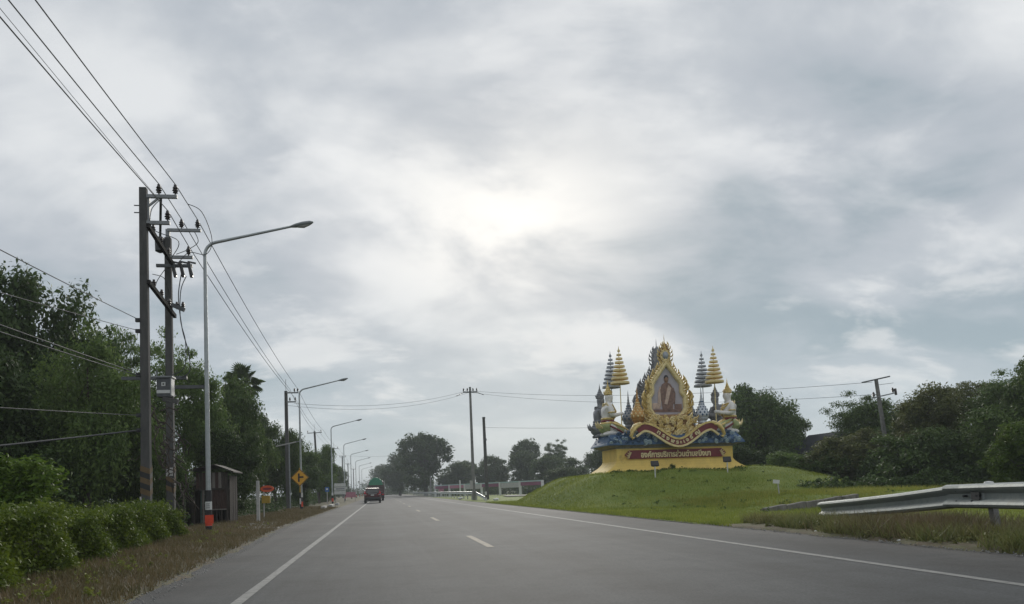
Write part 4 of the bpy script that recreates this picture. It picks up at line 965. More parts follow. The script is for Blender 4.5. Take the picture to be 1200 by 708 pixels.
plant('tree', 'dark', 'tall tree cut off by the right edge of the view', 'tree', (32.6, 33, 0), 8.3, 4.6, 0.7, 'leaf_mid')
plant('tree', 'bush2', 'dark green bush below the leaning power pole', 'bush', (29.0, 44, 0.2), 3.9, 5.4, 0.7, 'leaf_olive')
plant('tree', 'bush', 'broad bush in front of the house with the dark roof', 'bush', (31.2, 52, 0.2), 2.9, 5.2, 2.7, 'leaf_mid')
plant('tree', 'bush2', 'bright bush at the right edge just above the guardrail', 'bush', (26.0, 27.5, 0.2), 3.2, 3.4, 1.3, 'leaf_bright')
rg = random.Random(31); bl = []
for k in range(46):
    t_ = k/45; bl.append((25.5+11*t_+rg.uniform(-2, 4)-6*(t_ > .5)*(t_-.5)*2, 60-31*t_+rg.uniform(-1, 3), 0.3, rg.uniform(1.2, 2.1), 22))
P_ = [(25.5, 47), (22.3, 37), (27, 34), (34, 30)]
for k in range(60):
    t_ = k/60*3; i = int(t_); f_ = t_-i; bl.append((P_[i][0]+(P_[i+1][0]-P_[i][0])*f_+rg.uniform(-.4, 1.0), P_[i][1]+(P_[i+1][1]-P_[i][1])*f_+rg.uniform(-.4, 1.2), 0.25, rg.uniform(0.5, 1.0), 14))
for k in range(14): bl.append((34+rg.uniform(-2, 2), 30+k*1.7, 0.3, rg.uniform(1.6, 2.4), 24))
for k in range(14): bl.append((rg.uniform(27, 40), rg.uniform(34, 58), rg.uniform(1.2, 2.2), rg.uniform(1.2, 1.8), 22))
thicket('undergrowth', 'dark low undergrowth below the trees on the right', 'undergrowth', bl, 0.17, 75, 'leaf_dark', 78)
plant('tree', 'broad2', 'leafy green tree filling the belt just right of the leaning pole, behind it', 'tree', (37.2, 50, 0), 6.8, 7.0, 1.9, 'leaf_mid')
plant('tree', 'airy', 'feathery tree topping the right tree line near its middle', 'tree', (40.5, 46, 0), 7.4, 6.6, 0.4, 'leaf_fine')
plant('tree', 'broad', 'rounded green tree left of the tree cut off by the right edge', 'tree', (35.6, 38, 0), 6.3, 6.0, 2.5, 'leaf_mid')
plant('tree', 'bush', 'mid-green bush in the middle of the right belt, above the guardrail bend', 'bush', (28.4, 37.5, 0.2), 3.4, 5.0, 3.1, 'leaf_mid')
plant('tree', 'bush2', 'pale green bush just right of the small white sign', 'bush', (26.2, 46, 0.3), 2.6, 4.0, 4.0, 'leaf_fine')
plant('rain_tree', 'far', 'large spreading rain tree right of the road at its far end', 'tree', (10.8, 190, 0), 15.8, 16.5, 0.0, 'leaf_dark')
plant('tree', 'far2', 'lower tree close on the left of the big rain tree', 'tree', (5.6, 235, 0), 13.0, 13, 0.9, 'leaf_dark')
plant('tree', 'far', 'small pale tree where the road ends, right of the truck', 'tree', (2.5, 330, 0), 13.0, 16, 2.0)
mids = [(27.0, 186, 9.4, 10.0, 'far2', 'wide far tree between the two middle poles'), (21.0, 196, 8.4, 9.0, 'far', 'rounded far tree left of the tall middle pole'), (40.8, 182, 9.0, 9.0, 'far', 'far tree behind the open lacy tree'), (32.0, 150, 7.4, 8.0, 'far', 'nearer round tree above the right half of the fence'), (18.5, 205, 7.6, 9.5, 'far2', 'low tree just right of the big rain tree'), (24.5, 220, 9.6, 9.0, 'far', 'small far tree behind the tall middle pole'), (29.8, 200, 9.6, 9.0, 'far2', 'far tree just right of the shorter dark pole'),
        (36.2, 190, 13.4, 9.4, 'far', 'tallest tree of the far clump left of the monument'), (31.5, 175, 9.8, 8.0, 'far', 'rounded tree in front of the tallest far tree'), (38.4, 168, 11.6, 6.4, 'airy2', 'open lacy tree left of the monument with gaps in its crown'),
        (35.6, 140, 6.6, 8.6, 'far2', 'low spreading tree at the left foot of the monument mound'), (33.0, 106, 7.3, 7.0, 'far', 'dull green tree touching the left edge of the monument'), (29.0, 122, 4.2, 7.0, 'bush', 'rounded bush behind the right end of the fence'),
        (43, 150, 8.5, 10, 'far', 'pale tree mostly hidden behind the monument')]
for k, (x, y, h, w, kd, lb) in enumerate(mids): plant('tree', kd, lb, 'tree', (x, y, 0), h, w, k*1.3, 'leaf_far')
rg = random.Random(8); bl = []
for k in range(22): bl.append((13+k*1.35+rg.uniform(-1, 1), 152+rg.uniform(-6, 10), 0.0, rg.uniform(1.8, 3.0), 16))
for k in range(10): bl.append((24+k*1.6, 124-k*1.5+rg.uniform(-2, 2), 0, rg.uniform(1.2, 1.9), 18))
thicket('undergrowth', 'dim green scrub behind the pink and white fence', 'undergrowth', bl, 0.32, 60, 'leaf_far', 79)
rg = random.Random(44); bl = []
for k in range(46): bl.append((-26+k*4.6+rg.uniform(-2, 2), 330+rg.uniform(-20, 30)-1.3*k, 0.0, rg.uniform(4.0, 7.5), 18))
for k in range(30): bl.append((44+k*3.4+rg.uniform(-2, 2), 120-k*1.6+rg.uniform(-5, 5), 0.0, rg.uniform(2.8, 4.6), 24))
thicket('distant_woods', 'hazy low woods closing the horizon behind everything', 'woods', bl, 0.62, 60, 'leaf_far', 80)
plant('weed_plant', 'airy', 'small weed plant growing against the yellow plinth front', 'plant', (17.25, 44.0, 1.70), 0.55, 0.7, 0.3, 'leaf_dark')

# ------------------------------------------------------------------ right side: rails, wall, signs, house
def w_profile():
    # (offset towards the road, height) of a W-beam, 0.31 m deep
    return [(0.0, -0.155), (0.062, -0.135), (0.075, -0.105), (0.062, -0.075), (0.0, -0.03), (0.0, 0.03), (0.062, 0.075), (0.075, 0.105), (0.062, 0.135), (0.0, 0.155)]
def wbeam(path, m='rail_steel', name='beam', parent=None, k=1.0, th=0.006):
    pr = w_profile(); b = MB(); P = [Vector(p) for p in path]; n = len(pr)
    for i, p in enumerate(P):
        d = P[min(i+1, len(P)-1)]-P[max(i-1, 0)]; s = Vector((-d.y, d.x, 0)).normalized()
        if s.x > 0: s = -s
        for off, z in pr: b.v.append(tuple(p+s*off*k+Vector((0, 0, z*k))))
        for off, z in reversed(pr): b.v.append(tuple(p+s*(off*k-th)+Vector((0, 0, z*k))))
    q = 2*n
    for i in range(len(P)-1):
        for j in range(q): b.f.append((i*q+j, i*q+(j+1) % q, (i+1)*q+(j+1) % q, (i+1)*q+j))
    b.f.append(tuple(range(q))[::-1]); b.f.append(tuple((len(P)-1)*q+j for j in range(q)))
    return b.build(name, m, parent)
gr = thing('guardrail', 'galvanised W-beam guardrail at the right, its near end bent down to the grass', 'guardrail', (0, 0, 0))
wbeam([(11.58, 19.0, 0.27), (11.16, 16.8, 0.40), (10.75, 14.6, 0.55), (10.42, 12.72, 0.70)], parent=gr, k=1.36)
wbeam([(10.43, 12.9, 0.707), (10.36, 12.4, 0.715), (10.12, 11.4, 0.735), (9.80, 10.2, 0.755), (9.45, 8.2, 0.76), (9.2, 4.0, 0.76), (9.1, -5.0, 0.76)], parent=gr, name='beam', k=1.39)
for y, x in ((11.75, 10.20), (7.8, 9.55), (3.9, 9.35), (0.0, 9.3)):
    p = MB().bar((x+0.24, y, -0.2), (x+0.12, y+0.02, 0.93), 0.11, 0.11).build('post', 'concrete', gr, bevel=0.01)
    MB().lathe([(0.07, 0), (0.078, 0.02), (0.065, 0.045), (0.0, 0.055)], (x+0.12, y+0.02, 0.925), 10).build('post_cap', 'white_paint', p, True)
    MB().box((x+0.05, y, 0.735), (0.09, 0.14, 0.2)).build('spacer', 'steel', p)
for (yy_, xx_, zz_) in ((12.55, 10.33, 0.815), (12.55, 10.33, 0.615), (12.05, 10.22, 0.825), (12.05, 10.22, 0.63), (12.3, 10.27, 0.72), (11.9, 10.19, 0.73)):
    MB().tube([(xx_+0.06, yy_, zz_), (xx_-0.02, yy_, zz_)], 0.022, 8).build('bolt', 'black_metal', gr)
MB().box((10.195, 11.95, 0.727), (0.012, 0.26, 0.13), rz=-0.24).build('dark_patch', 'black_metal', gr)  # thin dark plate on the beam at the splice
gf = thing('guardrail', 'far guardrail along the right edge of the road, its end dipping to the ground', 'guardrail', (0, 0, 0))
wbeam([(9.9, 73, 0.16), (9.8, 76, 0.45), (9.72, 79.5, 0.72)], 'steel', parent=gf)
wbeam([(9.72, 79.3, 0.725), (9.7, 84, 0.74), (9.6, 100, 0.74), (9.5, 130, 0.74), (9.5, 190, 0.74), (9.6, 260, 0.74)], 'steel', parent=gf, k=1.04)
for k in range(40): MB().bar((9.82, 80+4.2*k, -0.1), (9.82, 80+4.2*k, 0.86), 0.12).build('post', 'steel', gf)
t = thing('bollard', 'short black and white banded bollard at the end of the far guardrail', 'bollard', (9.75, 72.2, 0.02))
for z0, z1, m in ((0, 0.3, 'white_paint'), (0.3, 0.52, 'black_paint'), (0.52, 0.85, 'white_paint')): MB().lathe([(0.10, z0), (0.10, z1)], n=12).build('painted_band', m, t, True)
for x, y, s, lb in ((10.4, 70.0, 0.28, 'white lump of litter beside the banded bollard'), (8.75, 14.6, 0.05, 'white paper scrap at the road edge below the guardrail'), (8.65, 11.9, 0.035, 'tiny white scrap at the road edge, right of the larger scrap'), (11.0, 17.6, 0.05, 'white scrap in the weeds under the dipped rail end'), (8.95, 88, 0.3, 'pale rubbish bag at the foot of the far guardrail')):
    b = bmesh.new(); bmesh.ops.create_icosphere(b, subdivisions=2, radius=s)
    for v in b.verts: v.co *= 1+0.45*mnoise.noise(v.co*(2.0/s)); v.co.z *= 0.5
    m_ = bpy.data.meshes.new('litter'); b.to_mesh(m_); b.free(); m_.materials.append(M['white_paint'])
    tag(link('litter', m_, None, (x, y, float(hill(x, y))+s*0.45)), lb, 'litter', 'white litter on the right')
# old stone wall
wl_ = thing('retaining_wall', 'low stained concrete retaining wall below the tall grass', 'wall', (0, 0, 0))
rr = random.Random(17)
A, Bp = Vector((13.0, 24.6, 0)), Vector((18.0, 26.9, 0)); dirv = (Bp-A).normalized(); LL = (Bp-A).length; ang = math.atan2(dirv.y, dirv.x)
for k in range(5):
    w_ = LL/5; p = A+dirv*(w_*k); q = A+dirv*(w_*(k+1)-0.03); h0, h1 = (0.15+0.06*k+rr.uniform(-.02, .02) for _ in range(2)); nn = Vector((-dirv.y, dirv.x, 0))*(0.2+rr.uniform(-.02, .02))
    MB().add([p, q, q+nn, p+nn, p+Vector((0, 0, h0)), q+Vector((0, 0, h1+0.08)), q+nn+Vector((0, 0, h1+0.08)), p+nn+Vector((0, 0, h0))], [(0, 3, 2, 1), (4, 5, 6, 7), (0, 1, 5, 4), (1, 2, 6, 5), (2, 3, 7, 6), (3, 0, 4, 7)]).build('wall_panel', 'rubble', wl_, bevel=0.02)
b = MB(); p0, p1 = A+Vector((0.1, 0.22, 0)), Bp+Vector((0.1, 0.22, 0))
b.add([(p0.x, p0.y, -0.1), (p1.x, p1.y, -0.1), (p1.x, p1.y, 0.34), (A.x+dirv.x*4+.1, A.y+dirv.y*4+.22, 0.30), (p0.x, p0.y, 0.10), (p0.x-.1, p0.y+.3, -0.1), (p1.x-.1, p1.y+.3, -0.1), (p1.x-.1, p1.y+.3, 0.34), (A.x+dirv.x*4, A.y+dirv.y*4+.52, 0.30), (p0.x-.1, p0.y+.3, 0.10)],
      [(0, 1, 2, 3, 4), (9, 8, 7, 6, 5), (0, 5, 6, 1), (1, 6, 7, 2), (2, 7, 8, 3), (3, 8, 9, 4), (4, 9, 5, 0)]); b.build('mortar_core', 'concrete_dark', wl_)
t = thing('small_sign', 'small blank white sign leaning on a short post right of the monument', 'sign', (17.2, 31.5, float(hill(17.2, 31.5))))
MB().bar((0.05, 0, 0), (0.0, 0, 0.62), 0.04).build('post', 'off_white', t)
MB().box((-0.08, -0.03, 0.60), (0.30, 0.02, 0.16), ry=0.1).build('board', 'white_paint', t)
# leaning pole at the right
t = thing('utility_pole', 'pale leaning power pole standing among the trees on the right', 'power pole', (30.35, 42, 0)); t.rotation_euler = (0, -0.10, 0)
MB().bar((0, 0, -0.2), (0, 0, 6.95), 0.22, 0.22, 0.68).build('shaft', 'concrete', t)
MB().bar((-0.95, 0, 6.86), (0.85, -0.12, 7.02), 0.09, 0.08).build('crossarm', 'dark_metal', t)
MB().bar((-0.5, -0.1, 5.85), (0.95, -0.16, 5.98), 0.07).build('crossarm', 'grey_metal', t)
for x, z in ((0.9, 6.0), (-0.4, 5.88)): insulator(t, x, -0.13, z, 1.1)
MB().bar((1.05, -0.16, 5.85), (1.05, -0.16, 6.25), 0.10).build('fuse_cutout', 'porcelain', t)
MB().bar((0.1, 0, 6.6), (1.05, -0.1, 6.6), 0.025).build('stay_rod', 'grey_metal', t)
# middle poles
t = thing('utility_pole', 'tallest slim pole in the middle distance, wires fanning from its head', 'power pole', (9.55, 80, 0)); t.rotation_euler = (0, -0.004, 0)
MB().bar((0, 0, -0.1), (0, 0, 11.9), 0.33, 0.33, 0.62).build('shaft', 'concrete', t)
MB().bar((-0.75, -0.1, 11.35), (0.75, -0.1, 11.35), 0.12).build('crossarm', 'dark_metal', t)
for x in (-0.7, -0.3, 0.3, 0.7): insulator(t, x, -0.1, 11.42, 1.2)
MB().bar((-0.75, -0.1, 11.3), (-1.5, -0.3, 10.95), 0.06).build('strain_insulator', 'porcelain', t); MB().bar((0.75, -0.1, 11.3), (1.4, -0.3, 11.0), 0.06).build('strain_insulator', 'porcelain', t)
MB().box((-0.25, -0.2, 1.6), (0.3, 0.2, 0.9)).build('meter_case', 'off_white', t)
t = thing('utility_pole', 'shorter dark pole without a crossarm, right of the tallest middle pole', 'power pole', (10.95, 80, 0)); t.rotation_euler = (0, -0.012, 0)
MB().bar((0, 0, -0.1), (0, 0, 8.7), 0.36, 0.36, 0.7).build('shaft', 'concrete_dark', t)
MB().box((0.05, -0.18, 6.3), (0.28, 0.12, 0.2)).build('clamp', 'dark_metal', t); MB().box((0, -0.1, 8.6), (0.30, 0.32, 0.12)).build('cap_band', 'dark_metal', t)
# fence of pink and white panels
fe = thing('panel_fence', 'long fence of white posts with pink and white panels and a pale top rail', 'fence', (0, 0, 0))
fa, fb = Vector((22.4, 106, 0)), Vector((9.8, 142, 0)); npan = 6
for k in range(npan+1):
    p = fa.lerp(fb, k/npan); MB().box((p.x, p.y, 0.95), (0.34, 0.34, 2.3)).build('post', 'white_paint', fe)
    if k < npan:
        q = fa.lerp(fb, (k+1)/npan); m = ['maroon_band', 'off_white', 'maroon_band', 'off_white', 'pink', 'maroon_band'][k]
        a_, b_ = p.lerp(q, 0.04), p.lerp(q, 0.96); o_ = Vector((0, 0, 1))
        hh_ = 0.72 if m == 'off_white' else 0.5; MB().bar(a_+o_*(1.91-hh_/2), b_+o_*(1.91-hh_/2), 0.12, hh_).build('panel', m, fe)
        MB().bar(a_+o_*2.02, b_+o_*2.02, 0.16, 0.16).build('top_rail', 'teal_rail', fe)
        for j in range(5):
            c = a_.lerp(b_, (j+0.5)/5); MB().bar(c, c+o_*1.2, 0.06).build('bar', 'dark_metal', fe)
t = thing('white_post', 'slim white post standing in front of the far end of the fence', 'post', (13.0, 128, 0))
MB().bar((0, 0, 0), (0, 0, 2.7), 0.24, 0.24, 0.8).build('post', 'white_paint', t)
t = thing('white_post', 'pale post below the big rain tree at the far right of the road', 'post', (10.9, 172, 0))
MB().bar((0, 0, 0), (0, 0, 4.4), 0.35, 0.35, 0.8).build('post', 'concrete', t)
t = thing('roadside_shrine', 'tiny white spirit house with spiky roof below the rain tree', 'shrine', (11.5, 150, 0))
MB().bar((0, 0, 0), (0, 0, 0.9), 0.3).build('pedestal', 'white_paint', t); MB().box((0, 0, 1.2), (0.9, 0.9, 0.6)).build('chamber', 'pink', t)
MB().lathe([(0.75, 1.5), (0.35, 1.85), (0.25, 1.9), (0.02, 2.5)], n=4).build('roof', 'white_paint', t)
# house behind the right trees
ho = thing('house', 'house with a dark gabled roof and reddish wall peeking between the right trees', 'house', (39.3, 63, -0.7))
MB().box((0, 0, 1.9), (4.2, 5, 4.0)).build('wall', 'brick_red', ho)
b = MB()
for sx in (-1, 1):
    b.add([(0, -2.9, 5.75), (sx*2.7, -2.9, 3.75), (sx*2.7, 2.9, 3.75), (0, 2.9, 5.75), (0, -2.9, 5.63), (sx*2.7, -2.9, 3.63), (sx*2.7, 2.9, 3.63), (0, 2.9, 5.63)], [(0, 1, 2, 3), (7, 6, 5, 4), (0, 4, 5, 1), (1, 5, 6, 2), (2, 6, 7, 3)])
b.build('roof', 'roof_tile', ho); MB().prism([(-2.1, 3.9), (2.1, 3.9), (0, 5.5)], -2.5, -2.4).build('gable', 'brick_red', ho)
w_ = MB().box((-0.9, -2.53, 2.3), (0.9, 0.06, 1.1)).build('window', 'off_white', ho); MB().box((-0.9, -2.57, 2.3), (0.7, 0.03, 0.9)).build('pane', 'glass', w_)

# ------------------------------------------------------------------ the monument
mon = thing('monument', 'yellow flared monument plinth with maroon name panel, blue wave ledge and red ribbon', 'monument', (MX, MY, MZ))
def rect_loft(secs):
    b = MB()
    for z, hw, y0, y1 in secs: b.v += [(-hw, y0, z), (hw, y0, z), (hw, y1, z), (-hw, y1, z)]
    for i in range(len(secs)-1):
        for j in range(4): b.f.append((4*i+j, 4*i+(j+1) % 4, 4*i+4+(j+1) % 4, 4*i+4+j))
    k = 4*(len(secs)-1); b.f += [(3, 2, 1, 0), (k, k+1, k+2, k+3)]; return b
rect_loft([(-0.7, 4.74, -0.66, 3.25), (0.02, 4.72, -0.64, 3.23), (0.10, 4.66, -0.60, 3.2), (0.28, 4.34, -0.38, 3.16), (0.46, 4.06, -0.20, 3.12), (0.64, 3.86, -0.07, 3.08), (0.80, 3.75, -0.01, 3.06), (1.56, 3.75, 0.0, 3.05)]).build('plinth', 'mon_yellow', mon)
rect_loft([(1.56, 3.80, -0.05, 3.10), (1.62, 3.82, -0.06, 3.11), (1.68, 4.00, -0.12, 3.15), (1.74, 4.22, -0.20, 3.22), (1.76, 4.26, -0.22, 3.24)]).build('cornice', 'concrete', mon)
rect_loft([(1.76, 4.44, -0.36, 3.34), (1.84, 4.42, -0.35, 3.32), (2.05, 4.28, -0.24, 3.22), (2.32, 4.12, -0.06, 3.1), (2.42, 4.02, 0.02, 3.02)]).build('wave_ledge', 'wave_blue', mon)
def spiral_mb(turns=1.6, r0=0.5, r1=0.06, th=0.16, tail=0.7, n=26):
    P = []; R = []
    P.append(Vector((-tail, 0, -r0*0.9))); R.append(th*0.25); P.append(Vector((-tail*0.5, 0, -r0*1.05))); R.append(th*0.7)
    for k in range(n+1):
        t = k/n; a = -PI/2+turns*2*PI*t; r = r0+(r1-r0)*t**0.8
        P.append(Vector((r*math.cos(a), -0.10*t, r*math.sin(a)))); R.append(th*(1-0.65*t))
    return MB().tube(P, R, 6, 1.0)
_o = spiral_mb().build('scroll', 'gold', None, True); SPIRAL = _o.data; bpy.data.objects.remove(_o)
def flame_mb():
    P = []; R = []
    for k in range(9):
        t = k/8; P.append(Vector((0.22*math.sin(t*2.6)-0.16*t*t, -0.03*math.sin(t*PI), t))); R.append(0.27*(math.sin(PI*min(1, 0.18+0.82*t))**0.75)*(1-t*0.35)+0.004)
    b = MB().tube(P, R, 6, 0.55)
    P = [Vector((0.05, -0.05, 0.05)), Vector((0.22, -0.08, 0.22)), Vector((0.34, -0.08, 0.42)), Vector((0.30, -0.07, 0.55))]
    return b.tube(P, [0.10, 0.09, 0.06, 0.01], 5, 0.6)
_o = flame_mb().build('flame_leaf', 'gold', None, True); FLAME = _o.data; bpy.data.objects.remove(_o)
def put(name, me, parent, loc, s, rot=0.0, mirror=False, m=None, tilt=0.0):
    o = link(name, me, parent, loc); o.rotation_euler = (tilt, rot, 0); o.scale = (-s if mirror else s, s, s)
    if m: o.material_slots[0].link = 'OBJECT'; o.material_slots[0].material = M[m]
    return o
rr = random.Random(21)
for k in range(130):       # curling wave crests over the ledge
    side = -1 if k % 2 else 1; x = side*rr.uniform(1.3, 4.2)
    lim = 1-max(0, (abs(x)-3.9)/0.75); t = rr.uniform(0, 1)*max(0.15, lim)
    z = 1.86+0.66*t*max(0.3, lim); y = -0.37+0.36*t-0.02
    put('wave_crest', SPIRAL, mon, (x, y, z), rr.uniform(0.15, 0.30), rr.uniform(-.6, .6), side > 0, rr.choice(['wave_blue', 'wave_light']), 0.4)
for k in range(16):
    for sx in (-1, 1):
        t = rr.uniform(0, 1); o = put('wave_crest', SPIRAL, mon, (sx*(4.40-0.35*t), rr.uniform(-0.2, 3.1), 1.82+0.55*t), rr.uniform(0.13, 0.24), 0, False, rr.choice(['wave_blue', 'wave_blue', 'wave_light']))
        o.rotation_euler = (0, 0, PI/2*sx)
MB().prism([(-3.27, 1.17), (-2.99, 0.91), (2.99, 0.91), (3.27, 1.17), (2.99, 1.44), (-2.99, 1.44)], -0.10, -0.012).build('name_panel', 'maroon', mon, bevel=0.012)
def text_mesh(body, size, extrude=0.015, offset=0.0, space=1.0):
    c = bpy.data.curves.new('lettering', 'FONT'); c.body = body; c.size = size; c.extrude = extrude; c.offset = offset; c.align_x = 'CENTER'; c.align_y = 'CENTER'; c.resolution_u = 3; c.space_character = space
    o = bpy.data.objects.new('lettering', c); COL.objects.link(o); dg = bpy.context.evaluated_depsgraph_get(); dg.update()
    me = bpy.data.meshes.new_from_object(o.evaluated_get(dg)); bpy.data.objects.remove(o); bpy.data.curves.remove(c)
    me.materials.clear(); return me
def fit(me, width, height=None):
    xs = [v.co.x for v in me.vertices]; ysx = [v.co.y for v in me.vertices]; k = width/(max(xs)-min(xs)); mx_ = (max(xs)+min(xs))/2; my_ = (max(ysx)+min(ysx))/2
    ky = height/(max(ysx)-min(ysx)) if height else k
    for v in me.vertices: v.co.x = (v.co.x-mx_)*k; v.co.y = (v.co.y-my_)*ky
    return me
me = fit(text_mesh('องค์การบริหารส่วนตำบลบึงบา', 0.42, 0.02, 0.018), 4.5, 0.43)
for v in me.vertices: v.co = Vector((v.co.x, -0.115-v.co.z*0.6, 1.185+v.co.y))
me.materials.append(M['letter_gold']); link('name_lettering', me, mon, kind='stuff')
for sx in (-1, 1):
    for k in range(5): put('leaf_motif', FLAME, mon, (sx*(2.98-0.035*k), -0.12, 1.18+0.05*(k-2)), 0.30-0.03*abs(k-2), sx*(PI/2+0.35*(2-k)), sx < 0, 'letter_gold')
# ribbon swag
def rib_c(x):
    a = abs(x); z = 1.82+0.98*(1-math.cos(PI*min(a, 2.15)/2.15))/2
    if a > 2.15: z -= 0.75*(a-2.15)**1.4
    return Vector((x, -0.72+0.05*a, z))
def ribbon(name, m, lo, hi, y_off, th, amax, n=56):
    b = MB()
    for i in range(n+1):
        x = -amax+2*amax*i/n; p = rib_c(x); d = (rib_c(x+.02)-rib_c(x-.02)).normalized(); nr = Vector((-d.z, 0, d.x))
        for w_, yy_ in ((lo, y_off), (hi, y_off), (hi, y_off+th), (lo, y_off+th)): b.v.append(tuple(p+nr*w_+Vector((0, yy_, 0))))
        if i:
            for j in range(4): b.f.append((4*i-4+j, 4*i-4+(j+1) % 4, 4*i+(j+1) % 4, 4*i+j))
    b.f += [(0, 1, 2, 3), (4*n+3, 4*n+2, 4*n+1, 4*n)]; return b.build(name, m, mon, True)
ribbon('ribbon', 'maroon', -0.175, 0.175, 0.0, 0.10, 2.55)
ribbon('ribbon_border', 'gold', 0.170, 0.285, -0.035, 0.16, 2.72); ribbon('ribbon_border', 'gold_pale', -0.29, -0.170, -0.04, 0.17, 2.78)
for sx in (-1, 1):
    p = rib_c(2.66); MB().tube([(sx*2.35, p.y+0.05, 2.92), (sx*2.62, p.y-0.02, 2.84), (sx*2.88, p.y, 2.55), (sx*2.98, p.y, 2.28), (sx*2.88, p.y, 2.12), (sx*2.74, p.y-.02, 2.2)], [0.09, 0.15, 0.16, 0.13, 0.09, 0.03], 8, 0.8).build('ribbon_end', 'gold', mon, True)
    MB().tube([(sx*2.0, p.y+0.12, 2.95), (sx*2.35, p.y+0.14, 3.05), (sx*2.75, p.y+.12, 2.9), (sx*3.0, p.y+.1, 2.62)], [0.05, 0.13, 0.13, 0.04], 8, 0.7).build('ribbon_fold', 'gold_pale', mon, True)
me = fit(text_mesh('ทรงพระเจริญ', 0.3, 0.012, 0.014, 1.5), 2.7, 0.30)
for v in me.vertices:
    p = rib_c(v.co.x); d = (rib_c(v.co.x+.02)-rib_c(v.co.x-.02)).normalized(); nr = Vector((-d.z, 0, d.x))
    v.co = p+nr*v.co.y+Vector((0, -0.02-v.co.z, 0))
me.materials.append(M['letter_gold']); link('ribbon_lettering', me, mon, kind='stuff')
# gilded scrollwork under the frame
rect_loft([(2.42, 1.75, 0.15, 3.2), (2.9, 1.45, 0.3, 3.1), (3.35, 1.3, 0.5, 2.9), (3.66, 1.15, 0.7, 2.7)]).build('scroll_core', 'gold_shadow', mon)  # core coloured dark as painted shade in the gaps between scrolls
for k in range(100):
    z = rr.uniform(2.3, 3.55); lim = 1.85-0.35*(z-2.3)/1.3; x = rr.uniform(-lim, lim)
    put('scroll', SPIRAL, mon, (x, -0.05+0.42*(z-2.3)/1.3+rr.uniform(-.08, .02), z), rr.uniform(0.20, 0.36), rr.uniform(-.9, .9), x > 0, rr.choice(['gold', 'gold', 'gold_pale']))
for k in range(26):
    x = rr.uniform(-1.7, 1.7); put('flame_leaf', FLAME, mon, (x, 0.18+rr.uniform(-.15, .1), rr.uniform(2.7, 3.4)), rr.uniform(0.25, 0.42), x*0.5+rr.uniform(-.3, .3), x < 0, rr.choice(['gold', 'gold_pale']))

